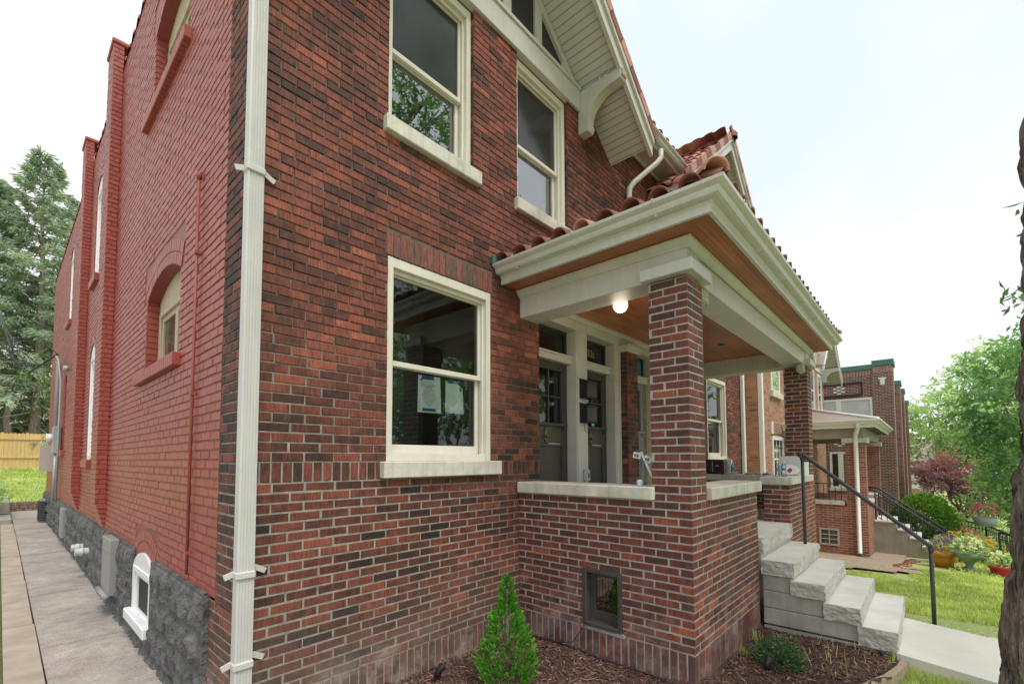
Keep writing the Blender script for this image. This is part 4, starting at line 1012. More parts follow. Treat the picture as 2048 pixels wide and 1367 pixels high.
# ---------------------------------------------------------------- porch lamp
lamp = thing('porch_lamp', 'lit round white globe lamp on the wooden porch ceiling', 'lamp', (3.25, -.90, 3.476))
m = MB(); m.lathe((3.25, -.90, 3.476), [(.0, -.115), (.04, -.115), (.04, -.05), (.06, -.03), (.06, 0)], 18); m.build('lamp_base', 'white_trim', lamp)
m = MB(); m.lathe((3.25, -.90, 3.292), [(.078 * math.sin(R(a)), .078 * math.cos(R(a))) for a in range(0, 181, 12)], 22); m.build('globe', 'lit_globe', lamp)
pl = bpy.data.lights.new('porch_lamp_light', 'POINT'); pl.energy = 5; pl.color = (1, .86, .66); pl.shadow_soft_size = .085
po = bpy.data.objects.new('bulb_light', pl); COL.objects.link(po); po.parent = lamp; po.location = (0, 0, -.30)

# ---------------------------------------------------------------- stone steps
st = thing('stone_steps', 'pale limestone steps with rock faced edges leading up to the porch', 'steps', (5.3, -2.4, -.1))
def rock_slab(x0, x1, y0, y1, z0, z1, name):
    """slab with split-faced left end and front, sawn top"""
    m = MB(); nx, nzz = 90, 12
    def rk(a, z, s): return .014 * abs(noise.noise(Vector((a * 4, z * 13, s)))) + .010 * noise.noise(Vector((a * 11, z * 19, s))) + .005 * noise.noise(Vector((a * 34, z * 50, s)))
    e = lambda z: -.010 if (z >= z1 - .001 or z <= z0 + .001) else 0
    F = [[(x0 + (x1 - x0) * i / nx, y0 - (rk(x0 + (x1 - x0) * i / nx, z0 + (z1 - z0) * k / nzz, y0) if k < nzz else 0), z0 + (z1 - z0) * k / nzz) for k in range(nzz + 1)] for i in range(nx + 1)]
    for i in range(nx):
        for k in range(nzz): m.face([F[i][k], F[i + 1][k], F[i + 1][k + 1], F[i][k + 1]])
    ny = 30
    S = [[(x0 - (rk(y0 + (y1 - y0) * i / ny, z0 + (z1 - z0) * k / nzz, x0 + 9 + z0) if (k < nzz and i > 0) else 0), y0 + (y1 - y0) * i / ny, z0 + (z1 - z0) * k / nzz) for k in range(nzz + 1)] for i in range(ny + 1)]
    S[0] = F[0]
    for i in range(ny):
        for k in range(nzz): m.face([S[i][k], S[i][k + 1], S[i + 1][k + 1], S[i + 1][k]])
    m.face([F[0][nzz], F[nx][nzz], (x1, y1, z1), (x0, y1, z1)], 1); m.face([F[nx][0], F[nx][nzz], (x1, y1, z1), (x1, y1, z0)][::-1]); m.face([F[0][0], F[nx][0], (x1, y1, z0), (x0, y1, z0)])
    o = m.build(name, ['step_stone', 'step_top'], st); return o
rock_slab(4.545, 6.00, -1.85, -1.40, .685, .854, 'top_slab')
treads = [(-2.135, -1.83, .47, .622), (-2.40, -2.10, .295, .443), (-2.675, -2.38, .115, .272), (-2.945, -2.65, -.065, .113)]
for (y0, y1, z0, z1) in treads: rock_slab(4.535, 6.05, y0, y1, z0, z1, 'step')
m = MB()
for (y0, y1, z0, z1) in ((-2.125, -1.835, .30, .466), (-1.83, -1.45, .49, .683), (-2.375, -1.835, .12, .298), (-2.655, -1.835, -.05, .116), (-2.395, -2.13, .30, .44)): m.box((4.56, y0, z0), (6.02, y1, z1), 0, .5, .008)
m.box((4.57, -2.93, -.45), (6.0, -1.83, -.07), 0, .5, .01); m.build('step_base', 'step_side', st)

# ---------------------------------------------------------------- handrail of the steps
hr = thing('pipe_handrail', 'black painted pipe handrail on two posts beside the stone steps', 'handrail', (5.90, -2.6, .0))
m = MB(); m.tube([(5.90, -1.985, 1.765), (5.90, -2.03, 1.745), (5.90, -3.17, .755), (5.90, -3.205, .73)], .0235, 12); m.lathe((5.90, -1.99, 1.745), [(0, -.03), (.03, -.02), (.032, .01), (.02, .035), (0, .04)], 12); m.build('rail', 'rail_paint', hr)
for (y, z0, z1) in ((-2.01, .62, 1.74), (-3.195, -.12, .74)):
    m = MB(); m.tube([(5.90, y, z0), (5.90, y, z1)], .0195, 10); m.lathe((5.90, y, z1 - .06), [(.026, 0), (.028, .02), (.026, .05)], 10); m.build('post', 'rail_paint', hr)
hr2 = thing('inner_handrail', 'short dark rail slanting across the porch wall behind the step pier', 'handrail', (6.9, -.9, .85))
m = MB(); m.tube([(6.6, -1.30, 1.10), (7.55, -.55, 1.32)], .02, 8); m.tube([(6.62, -1.28, .85), (6.62, -1.28, 1.11)], .016, 8); m.build('rail', 'rail_paint', hr2)

# ---------------------------------------------------------------- mailboxes, key box, papers
def mailbox(z, label, hook):
    t = thing('mailbox', label, 'mailbox', (3.90, -.012, z), 'black mailboxes on the post between the doors')
    m = MB(); x0, x1 = 3.815, 4.03; m.prism([(-.012, z), (-.115, z), (-.125, z + .02), (-.125, z + .21), (-.012, z + .25)], 'x', x0, x1); m.build('box', 'black_metal', t)
    m = MB(); m.prism([(-.010, z + .255), (-.145, z + .205), (-.145, z + .196), (-.010, z + .244)], 'x', x0 - .008, x1 + .008); m.build('lid', 'black_metal', t)
    if hook:
        m = MB()
        for dx in (.04, .16): m.tube([(x0 + dx, -.06, z), (x0 + dx, -.06, z - .10), (x0 + dx + .01, -.10, z - .13), (x0 + dx + .01, -.12, z - .09)], .004, 5)
        m.build('paper_hook', 'black_metal', t)
mailbox(2.46, 'upper black metal mailbox on the post between the doors', False)
mailbox(2.155, 'lower black mailbox with a wire newspaper hook under it', True)
t = thing('key_lockbox', 'small pale grey lockbox low on the post between the two dark doors', 'lockbox', (3.93, -.012, 1.43))
m = MB(); m.box((3.865, -.055, 1.43), (3.985, -.012, 1.575), 0, .5, .015); m.build('case', 'grey_plastic', t)
m = MB(); m.box((3.93, -.058, 1.47), (3.95, -.055, 1.53)); m.build('slot', 'black_plastic', t)
def paper(x0, x1, z0, z1, label, ink, tapes):
    t = thing('taped_notice', label, 'paper notice', ((x0 + x1) / 2, .145, z0))
    m = MB(); m.prism([(x0, z0), (x1 + .01, z0 + .005), (x1 - .005, z1 - (.0 if ink else .06)), (x1 - .10, z1), (x0 + .005, z1 - .005)], 'y', .144, .1445); m.build('sheet', 'paper', t)
    m = MB()
    for (a, c, e, f) in tapes: m.prism([(a, e), (c, e + .004), (c - .005, f + .004), (a, f)], 'y', .1425, .1432)
    m.build('tape', 'blue_tape', t)
    if ink:
        m = MB(); cx, cz = (x0 + x1) / 2, z0 + .15
        for k in range(16):
            zz = cz - .088 + k * .0115; hw = math.sqrt(max(0, .09 ** 2 - (zz - cz) ** 2)) * .85
            xa = cx - hw
            while xa < cx + hw: l = rnd(.006, .03); m.box((xa, .1434, zz), (min(xa + l, cx + hw), .1438, zz + .0035)); xa += l + .006
        for k in range(5): m.box((x0 + .035, .1434, z1 - .06 - k * .012), (x1 - .04 - rnd(0, .06), .1438, z1 - .057 - k * .012))
        m.lathe((0, 0, 0), [(0, 0), (.011, 0)], 10); n = 20; m.v[-n:] = [(x0 + .04 + x, .1432, z1 - .045 + y) for x, y, z in m.v[-n:]]
        m.build('print', 'ink', t)
paper(1.475, 1.735, 2.125, 2.465, 'printed notice with a round seal taped inside the lower window', True, [(1.52, 1.66, 2.425, 2.46), (1.53, 1.68, 2.14, 2.165)])
paper(1.79, 2.015, 2.14, 2.45, 'blank white sheet taped beside the printed notice in the window', False, [(1.82, 1.95, 2.425, 2.455), (1.97, 1.995, 2.36, 2.40), (1.785, 1.82, 2.125, 2.15), (1.87, 1.97, 2.125, 2.138)])

# ---------------------------------------------------------------- small things left on the porch walls
t = thing('wired_light_fitting', 'white pipe with outlet plates and blue scraps leaning on the porch corner column', 'light fitting', (2.78, -1.40, 1.47))
m = MB(); m.tube([(2.78, -1.475, 1.475), (2.78, -1.385, 1.66), (2.78, -1.335, 1.765)], [.016, .014, .011], 10); m.build('pipe', 'white_plastic', t)
for (y, z, a) in ((-1.305, 1.735, 14), (-1.405, 1.70, 30)):
    m = MB(); M = Matrix.Rotation(R(a), 3, 'X'); m.obox((2.765, y, z), (.008, .035, .026), M); pz = m.build('plate', 'white_plastic', t)
    m = MB(); m.obox((2.755, y - .008, z - .002), (.004, .008, .014), M, 0); m.obox((2.755, y + .014, z + .002), (.004, .007, .012), M, 0); m.build('outlet', 'ink', pz)
m = MB()
for k in range(22):
    c = (2.76 + rnd(-.02, .03), -1.33 + rnd(-.06, .05), 1.485 + abs(rnd(0, .05))) if k < 14 else (2.775 + rnd(-.01, .01), -1.395 + rnd(-.03, .02), 1.68 + rnd(-.05, .03))
    d = rv(); s_ = d.cross(rv()).normalized(); m.leaf(c, d, s_, rnd(.02, .05), rnd(.015, .03), .5)
m.build('scraps', 'label_blue', t)
m = MB(); m.lathe((2.76, -1.33, 1.472), [(.0, .055), (.022, .05), (.03, .03), (.024, .0)], 10); m.build('ball', 'white_plastic', t)
t = thing('boxed_oven', 'dark red and black countertop oven standing on the far porch wall', 'oven', (7.82, -.30, 1.43))
m = MB(); m.box((7.70, -.475, 1.43), (7.98, -.13, 1.695), 0, .5, .015); m.build('body', 'dark_red_enamel', t)
m = MB(); m.box((7.692, -.455, 1.465), (7.70, -.15, 1.665), 0, .5, .003); m.build('door', 'black_plastic', t)
m = MB(); m.box((7.68, -.30, 1.47), (7.692, -.288, 1.66)); m.box((7.686, -.40, 1.57), (7.692, -.35, 1.59)); m.build('handle', 'steel_box', t)
m = MB(); m.box((7.71, -.54, 1.432), (7.97, -.476, 1.70), 0, .5, .01); m.build('foil_wrap', 'aluminium_foil', t)
def bottle(loc, label, h=.2):
    t = thing('water_bottle', label, 'bottle', loc, 'clear plastic water bottles on the porch walls')
    m = MB(); k = h / .21; m.lathe(loc, [(.0, 0), (.028 * k, 0), (.032 * k, .01), (.032 * k, .05), (.030 * k, .06), (.032 * k, .07), (.032 * k, .13), (.026 * k, .155), (.014 * k, .185), (.013 * k, .195)], 14); m.v = [(x, y, z) for x, y, z in m.v]; m.build('body', 'bottle_plastic', t)
    m = MB(); m.lathe(loc, [(.0326 * k, .085), (.0326 * k, .12)], 14); m.build('wrapper', 'label_blue', t)
    m = MB(); m.lathe(loc, [(.014 * k, .19), (.0145 * k, .21), (.0, .21)], 10); m.build('cap', 'white_plastic', t)
bottle((7.84, -.60, 1.43), 'single water bottle beside the red oven on the far porch wall', .215)
bottle((6.20, -1.66, 1.455), 'left water bottle of the pair on the pier cap', .205)
bottle((6.33, -1.71, 1.455), 'right water bottle of the pair, nearer the paper plate', .205)
t = thing('paper_plate', 'white plate with a red print tilted on the pier cap beside the bottles', 'plate', (6.85, -1.68, 1.455))
m = MB(); m.lathe((0, 0, 0), [(0, 0), (.08, 0), (.12, .018), (.122, .016), (.08, -.004)], 24)
M = Matrix.Rotation(R(-34), 3, 'Y') @ Matrix.Rotation(R(8), 3, 'X'); m.v = [tuple(M @ Vector(p) + Vector((6.86, -1.68, 1.53))) for p in m.v]; m.build('plate', 'white_plastic', t)
m = MB(); m.lathe((0, 0, .002), [(0, 0), (.06, 0)], 16); m.v = [tuple(M @ Vector((p[0], p[1] * .5, p[2])) + Vector((6.86, -1.68, 1.53))) for p in m.v]; m.build('print', 'red_plastic', t)
t = thing('foam_carton', 'open pale grey carton standing against the far porch column', 'carton', (7.30, -1.65, 1.455))
m = MB(); x0, x1, y0, y1, z0, z1 = 7.06, 7.62, -1.80, -1.50, 1.456, 1.74
for a, c in (((x0, y0, z0), (x0 + .015, y1, z1)), ((x1 - .015, y0, z0), (x1, y1, z1 - .09)), ((x0 + .015, y0, z0), (x1 - .015, y0 + .015, z1 - .09)), ((x0 + .015, y1 - .015, z0), (x1 - .015, y1, z1)), ((x0 + .015, y0 + .015, z0), (x1 - .015, y1 - .015, z0 + .015))): m.box(a, c)
m.build('carton', 'white_plastic', t)
stones = [((7.80, -.86, 1.43), 'pebble', 'round tan pebble on the far porch wall, nearest the bottle'), ((7.82, -1.00, 1.43), 'grey_plastic', 'flat grey pebble midway along the far porch wall'), ((7.80, -1.14, 1.43), 'pebble', 'tan pebble at the front end of the far porch wall')]
for p, mt, lb in stones:
    t = MB(); t.lathe(p, [(0, 0), (.035, .002), (.045, .015), (.03, .03), (0, .035)], 10); t.v = [(p[0] + (x - p[0]) * 1.0, p[1] + (y - p[1]) * 1.4, z) for x, y, z in t.v]
    tag(t.build('pebble', mt, None, p), lb, 'pebble', 'pebbles along the far porch wall')
t = thing('shopping_bag', 'crumpled bag with green and brown wrappings on the porch floor', 'bag', (6.35, -1.05, .85))
for nm, mt, off, n in (('bag', 'paper', (6.42, -1.02, .96), 9), ('green_wrapping', 'green_glaze', (6.28, -1.08, .93), 5), ('brown_wrapping', 'chip_wood', (6.30, -1.28, .92), 7)):
    m = MB(); V = []
    nn = 9
    for i in range(nn + 1):
        th = math.pi * i / nn
        for k in range(12):
            ph = 2 * math.pi * k / 12; rr_ = .11 * (1 + .45 * noise.noise(Vector((math.cos(ph) * 2 + n, math.sin(ph) * 2, th * 2))))
            V.append((off[0] + rr_ * math.sin(th) * math.cos(ph), off[1] + rr_ * math.sin(th) * math.sin(ph) * 1.2, max(.852, off[2] + rr_ * .9 * math.cos(th))))
    m.idx(V, [(i * 12 + k, i * 12 + (k + 1) % 12, (i + 1) * 12 + (k + 1) % 12, (i + 1) * 12 + k) for i in range(nn) for k in range(12)], 0, .5); m.build(nm, mt, t)
# ================================================================ ground
def lerp(v, pts):
    if v <= pts[0][0]: return pts[0][1]
    for (a, b), (c, d) in zip(pts, pts[1:]):
        if v <= c: return b + (d - b) * (v - a) / (c - a)
    return pts[-1][1]
def gz(x, y):
    front = lerp(x, [(-20, .1), (-3, -.05), (6.2, -.10), (9, -.38), (14.5, -.98), (18, -1.22), (30, -1.55), (60, -2.2), (140, -3)])
    bank = lerp(y, [(-14, -2.1), (-9.5, -2.0), (-5.2, -.25), (-4.2, 0), (0, 0)])
    back = lerp(y, [(20.35, 0), (20.6, .28), (27, 1.15), (31, 1.55), (60, 2.6), (150, 5)])
    if y > 4:
        k = lerp(x, [(11, 1), (16, 1)]); return -.06 + back
    t = lerp(y, [(0.5, 0), (4, 1)])
    return (front + bank) * (1 - t) + (-.06) * t
xs = [-150, -80, -40, -25, -16, -10, -6, -4, -3, -2, -1.4, -.96] + [-.5 + i * .5 for i in range(56)] + [28, 29.5, 31, 33, 35, 38, 42, 46, 50, 60, 75, 95, 120, 150, 200, 300]
ys = [-150, -100, -60, -35, -22, -16, -14, -12, -11, -10, -9.5, -9, -8.5, -8, -7.5, -7, -6.5, -6, -5.6, -5.2, -5, -4.8, -4.6, -4.4, -4.2, -4, -3.8, -3.6, -3.4, -3.2, -3, -2.5, -2, -1.5, -1, -.5, .5, 2, 4, 8, 12, 16, 20.35, 20.6, 22, 23, 24, 25, 26, 27, 28, 29, 31, 34, 40, 50, 60, 80, 110, 150, 220]
m = MB(); nx = len(xs)
pts = [(x, y, gz(x, y) - (.10 if (-.97 < x < 5.8 and -6.4 < y < 20.4) else .0) + .02 * noise.noise(Vector((x * .9, y * .9, 0)))) for y in ys for x in xs]
m.idx(pts, [(j * nx + i, j * nx + i + 1, (j + 1) * nx + i + 1, (j + 1) * nx + i) for j in range(len(ys) - 1) for i in range(nx - 1)], 0, .5, True)
tag(m.build('lawn_ground', 'lawn_grass'), kind='structure')
def wz(y): return lerp(y, [(-6, -.09), (1.5, -.085), (6, -.055), (10, -.02), (20.4, -.03)])
m = MB()                                                  # side walkway of poured slabs
y = -3.0; k = 0
while y < 20.35:
    y2 = min(20.36, y + (1.22 if y < 9 else 1.6)); a, c = y + .006, y2 - .006; dz = rnd(-.004, .004)
    P = [(-.665, a, wz(a) + dz), (.06, a, wz(a) + dz), (.06, c, wz(c) + dz), (-.665, c, wz(c) + dz)]
    m.idx(P + [(p[0], p[1], p[2] - .12) for p in P], [(0, 1, 2, 3), (0, 4, 5, 1), (3, 7, 4, 0), (2, 6, 7, 3)], 0, rnd(0, 1)); y = y2
m.box((-.66, -3.0, -.2), (.06, 20.36, -.105))
tag(m.build('walkway', 'walk_aggregate'), kind='structure')
m = MB(); y = -3.0
for L_ in (2.2, 2.0, 2.86, 2.6, 2.4, 2.6, 2.5, 2.6, 3.3):
    c = y + L_; ya = y + .01; dz = rnd(-.006, .01); w_ = rnd(-.008, .008)
    P = [(-.905, ya, wz(ya) + .012 + dz), (-.678 + w_, ya, wz(ya) + .012 + dz), (-.678 - w_, c - .01, wz(c) + .012 + dz), (-.905, c - .01, wz(c) + .012 + dz)]
    m.idx(P + [(p[0], p[1], p[2] - .15) for p in P], [(0, 1, 2, 3), (0, 4, 5, 1), (3, 7, 4, 0), (1, 5, 6, 2), (2, 6, 7, 3)]); y = c
plain('curb_concrete', (.46, .385, .31), (.31, .255, .20), .93, 3.5, .5, 45, .005, detail=9)
tag(m.build('curb', 'curb_concrete'), kind='structure')
m = MB(); nx_ = 30
for j in range(60):
    for i in range(6):
        def q(i, j): x = -2.6 + i * .28; yy = -3 + j * .39; return (min(x, -.925), yy, -.03 + .012 * noise.noise(Vector((x * 5, yy * 5, 2))) - (.02 if i == 6 else 0))
        m.face([q(i, j), q(i + 1, j), q(i + 1, j + 1), q(i, j + 1)], 0, .5, True)
m.face([(-12, -3, -.035), (-2.6, -3, -.03), (-2.6, 15.2, -.03), (-12, 15.2, -.035)])  # unseen outer sheet, added to bounce neutral light on to the painted wall
tag(m.build('pavement_and_bounce_sheet', 'old_concrete'), kind='structure')
# front path and its raised edge
m = MB(); pp = [(-2.93, -.055), (-3.6, -.10), (-4.4, -.15), (-6.0, -.75)]
for (a, za), (c, zc_) in zip(pp, pp[1:]):
    m.idx([(4.50, a, za), (5.78, a, za), (5.74, c, zc_), (4.42, c, zc_), (4.50, a, za - .14), (5.78, a, za - .14), (5.74, c, zc_ - .14), (4.42, c, zc_ - .14)], [(0, 1, 2, 3), (0, 3, 7, 4), (1, 5, 6, 2), (0, 4, 5, 1), (3, 2, 6, 7)])
tag(m.build('front_path', 'pale_concrete'), kind='structure')
# mulch bed
def mz(x, y):
    d = min(abs(y) if x < 2.67 else 9, 9)
    return -.055 + .03 * noise.noise(Vector((x * 1.7, y * 1.7, 4))) - (.05 if x > 2.9 and y < -1.8 else 0)
def inbed(x, y):
    if x < .12 or x > 4.62: return False
    if 2.66 < x and y > -1.80: return False
    lim = lerp(x, [(2.4, -2.5), (3.2, -2.60), (3.55, -2.68), (3.8, -2.77), (4.06, -2.865), (4.6, -2.95)])
    return lim < y < -.004
m = MB(); st_ = .06
for i in range(int(4.7 / st_)):
    for j in range(int(3.1 / st_)):
        x, yy = .1 + i * st_, -3.1 + j * st_
        if inbed(x + st_ / 2, yy + st_ / 2) or inbed(x + st_ / 2, yy + st_ * 1.5) and yy < -1.5:
            m.face([(a, c, mz(a, c)) for a, c in ((x, yy), (x + st_, yy), (x + st_, min(yy + st_, .0)), (x, min(yy + st_, .0)))], 0, .5, True)
tag(m.build('mulch_bed', 'mulch_soil'), kind='structure')
m = MB(); n = 0
while n < 9000:
    x, yy = rnd(.12, 4.6), rnd(-2.9, 0)
    if not inbed(x, yy): continue
    if x < 1.0 and yy < -.9: continue
    n += 1; d = Vector((rnd(-1, 1), rnd(-1, 1), rnd(-.25, .25))).normalized(); sd = d.cross(Vector((rnd(-.4, .4), rnd(-.4, .4), 1))).normalized(); u = sd.cross(d)
    l, w_, t_ = rnd(.010, .036), rnd(.003, .008), rnd(.0015, .003)
    p = Vector((x, yy, mz(x, yy) + rnd(.002, .014)))
    c = min(1, max(0, random.gauss(.45, .25)))
    V = [p + d * (a * l) + sd * (b_ * w_) + u * e for e in (t_, -t_) for a, b_ in ((-1, -.6), (1, -1), (1, .7), (-1, 1))]
    m.idx(V, [(0, 1, 2, 3), (0, 4, 5, 1), (1, 5, 6, 2), (2, 6, 7, 3), (3, 7, 4, 0)], 0, c)
tag(m.build('mulch_chips', 'mulch_chip'), kind='stuff')
# grass blades by the path and on the lawn beyond the steps
def blades(m, n, xr, yr, ok, hgt=(.03, .07), wd=.006):
    k = 0
    while k < n:
        x, yy = rnd(*xr), rnd(*yr)
        if not ok(x, yy): continue
        k += 1; z = gz(x, yy) - (.10 if (x < 5.8 and -6.4 < yy < 20.4 and not inbed(x, yy)) else 0)
        cl = noise.noise(Vector((x * 2.3, yy * 2.3, 7)))
        if cl < -.18 and rnd(0, 1) < .6: continue
        h = rnd(*hgt) * (1 + .5 * cl); a = rnd(0, 6.28); l = rnd(.1, .7) * h
        p = Vector((x, yy, z - .01)); t = p + Vector((math.cos(a) * l, math.sin(a) * l, h)); s_ = Vector((-math.sin(a), math.cos(a), 0)) * wd
        md = p * .5 + t * .5 + Vector((0, 0, h * .12))
        c = min(1, max(0, .45 + .8 * cl + .35 * noise.noise(Vector((x * .8, yy * .8, 3))) + rnd(-.3, .3)))
        nn = len(m.v); m.v += [tuple(p - s_), tuple(p + s_), tuple(md + s_ * .8), tuple(t), tuple(md - s_ * .8)]
        m.f += [(nn, nn + 1, nn + 2, nn + 4), (nn + 4, nn + 2, nn + 3)]; m.m += [0, 0]; m.c += [c, c]; m.sm += [False, False]
m = MB()
blades(m, 26000, (6.2, 13.2), (-4.4, -1.9), lambda x, y: y < -1.95 and not (x > 10.2 + .3 * math.sin(y * 5) and y > -2.95 + .12 * math.sin(x * 3)), (.03, .075), .006)
blades(m, 9000, (3.2, 4.48), (-4.2, -2.85), lambda x, y: not inbed(x, y - .02), (.04, .09), .003)
blades(m, 14000, (13.2, 34), (-7.5, -3.3), lambda x, y: y < -3.5, (.05, .12), .016)
blades(m, 9000, (-1.2, 1.2), (20.7, 30.5), lambda x, y: True, (.05, .12), .014)
blades(m, 170, (2.95, 4.4), (-1.93, -1.83), lambda x, y: noise.noise(Vector((x * 4, 0, 0))) > .05, (.05, .12), .003)
blades(m, 50, (3.6, 4.5), (-2.9, -2.3), lambda x, y: True, (.04, .10), .003)
tag(m.build('grass_blades', 'grass_blade'), kind='stuff')
m = MB(); m.box((-40, -14.5, -3.2), (120, -9.6, -1.98)); 
m = MB()
for i in range(40):
    a = -40 + i * 4; c = a + 4
    m.face([(a, -15.5, gz(a, -15) + .03), (c, -15.5, gz(c, -15) + .03), (c, -10.2, gz(c, -10.2) + .03), (a, -10.2, gz(a, -10.2) + .03)])
tag(m.build('road', 'asphalt'), kind='structure')

# ================================================================ plants near the house
def arborvitae():
    base = Vector((1.735, -.69, -.05)); t = thing('arborvitae', 'small bright green cone shaped arborvitae planted in the mulch by the porch corner', 'evergreen shrub', base)
    m = MB(); H = .82
    prof = [(0, .15), (.08, .215), (.2, .232), (.35, .20), (.5, .145), (.62, .112), (.72, .06), (.84, .048), (.93, .034), (1.0, .004)]
    n = 0
    while n < 1250:
        h = rnd(.0, 1) ** 1.15; a = rnd(0, 6.28); rr_ = lerp(h, prof) * (1 + .22 * noise.noise(Vector((math.cos(a) * 2.2, math.sin(a) * 2.2, h * 7)))) * rnd(.45, 1.0) ** .5
        if noise.noise(Vector((math.cos(a) * 3, math.sin(a) * 3, h * 9 + 4))) < -.22: continue
        n += 1
        p = base + Vector((rr_ * math.cos(a), rr_ * math.sin(a), h * H))
        out = Vector((math.cos(a), math.sin(a), 0)); d = (out * rnd(.35, .9) + Vector((0, 0, rnd(.55, 1.0))) + rv() * .25).normalized()
        face = (Vector((-out.y, out.x, 0)) + rv() * .6).normalized(); sd = d.cross(face).normalized(); sd = face if rnd(0, 1) < .6 else sd
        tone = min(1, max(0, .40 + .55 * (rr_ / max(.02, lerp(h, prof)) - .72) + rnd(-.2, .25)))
        L_ = rnd(.035, .062) * (1 if h < .8 else .7)
        for k in range(7):                               # flat spray of scale twigs
            f = k / 7; sgn = 1 if k % 2 else -1; q = p + d * (L_ * f * .9)
            dd = (d * .8 + sd * sgn * rnd(.45, .8) + rv() * .15).normalized()
            m.leaf(q, dd, d.cross(face).cross(dd).normalized() if False else dd.cross(face).normalized(), L_ * (.52 - .3 * f), .0085, min(1, tone + .25 * f))
        m.leaf(p, d, d.cross(face).normalized(), L_ * 1.05, .008, min(1, tone + .1))
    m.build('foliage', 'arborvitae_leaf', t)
    m = MB(); m.tube([base - Vector((0, 0, .04)), base + Vector((0, 0, H * .9))], [.014, .003], 6); m.build('stem', 'bark', t)
arborvitae()
def small_shrub(loc, r, h, n, label, mat_='shrub_leaf', ln=(.03, .055), name='leafy_shrub', cat='shrub', group=None, flower=None, tone0=.45):
    loc = Vector(loc); t = thing(name, label, cat, loc, group); m = MB(); s_ = MB(); fl = MB()
    for k in range(n):
        a = rnd(0, 6.28); el = math.asin(rnd(0, 1)); rr_ = rnd(.35, 1.0) ** .6 * (1 + .2 * noise.noise(Vector((math.cos(a) * 2, math.sin(a) * 2, el * 3))))
        p = loc + Vector((r * rr_ * math.cos(a) * math.cos(el), r * rr_ * math.sin(a) * math.cos(el), h * rr_ * math.sin(el) + .01))
        d = (Vector((math.cos(a), math.sin(a), .5)) + rv() * .9).normalized(); sd = d.cross(rv()).normalized(); l = rnd(*ln)
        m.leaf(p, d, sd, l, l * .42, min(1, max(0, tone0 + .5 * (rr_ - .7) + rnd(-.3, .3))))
        if k % 30 == 0: s_.tube([loc, (loc + p) / 2 + Vector((0, 0, .04)), p], [.005, .004, .002], 4)
        if flower and rnd(0, 1) < flower[1] and p.z > loc.z + h * .45:
            for _ in range(5):
                d = (rv() + Vector((0, 0, .8))).normalized(); fl.leaf(p + Vector((0, 0, l * .3)), d, d.cross(rv()).normalized(), l * .8, l * .6, rnd(0, 1))
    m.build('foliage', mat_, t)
    if s_.v: s_.build('stems', 'bark', t)
    if fl.v: fl.build('flowers', flower[0], t)
    return t
small_shrub((3.66, -2.17, -.12), .215, .25, 620, 'low bushy green shrub in the mulch beside the stone steps')
def spot(loc, label, a):
    t = thing('garden_spotlight', label, 'garden light', loc, 'black spotlights in the mulch'); L_ = Vector(loc)
    M = Matrix.Rotation(R(a), 3, 'X') @ Matrix.Rotation(R(25), 3, 'Y')
    m = MB(); m.lathe((0, 0, 0), [(.0, -.05), (.022, -.045), (.028, -.01), (.030, .05), (.026, .055), (.024, .045), (.0, .04)], 14); m.v = [tuple(M @ Vector(p) + L_ + Vector((0, 0, .09))) for p in m.v]; m.build('lamp_head', 'black_plastic', t)
    m = MB(); m.tube([L_ + Vector((0, 0, -.03)), L_ + Vector((0, 0, .06))], [.006, .01], 6); m.box((L_.x - .012, L_.y - .012, L_.z + .03), (L_.x + .012, L_.y + .012, L_.z + .07), 0, .5, .003); m.build('stake', 'black_plastic', t)
spot((3.44, -2.13, -.12), 'black garden spotlight in front of the low shrub', 12)
spot((1.42, -.24, -.075), 'black garden spotlight in the mulch left of the arborvitae', 20)
m = MB(); m.tube([(2.60, -.05, .18), (2.62, -.09, .02), (2.58, -.20, -.02), (2.61, -.55, -.025), (2.58, -1.0, -.03), (2.60, -1.5, -.04), (2.55, -1.9, -.06), (2.7, -2.3, -.08)], .007, 6)
m.tube([(2.655, -.81, .20), (2.64, -.80, .17), (2.60, -.72, .03), (2.585, -.55, -.015)], .004, 5)
tag(m.build('lighting_cable', 'wire_black', None, (2.6, -.8, 0)), 'thin black cable lying along the foot of the porch wall', 'cable')
t = MB(); M = Matrix.Rotation(R(14), 3, 'Y') @ Matrix.Rotation(R(20), 3, 'Z'); t.obox((2.60, -.085, .06), (.045, .032, .115), M, 0, .5)
tag(t.build('loose_brick', 'soldier_brick', None, (2.6, -.09, -.05)), 'loose brick leaning in the corner behind the arborvitae', 'brick')
m = MB(); EP = [(4.52, -2.96), (4.3, -2.935), (4.06, -2.875), (3.8, -2.78), (3.55, -2.69), (3.2, -2.61), (2.8, -2.55)]
for (a, c), (e, f) in zip(EP, EP[1:]):
    V = [(a, c - .055, -.10), (e, f - .055, -.10), (e, f, -.10), (a, c, -.10)]
    m.idx(V + [(p[0], p[1], -.24) for p in V], [(0, 1, 2, 3), (0, 4, 5, 1), (3, 2, 6, 7)])
tag(m.build('edging_strip', 'chip_wood', None, (4.2, -2.95, -.1)), 'pale edging strip between the mulch and the lawn', 'edging')

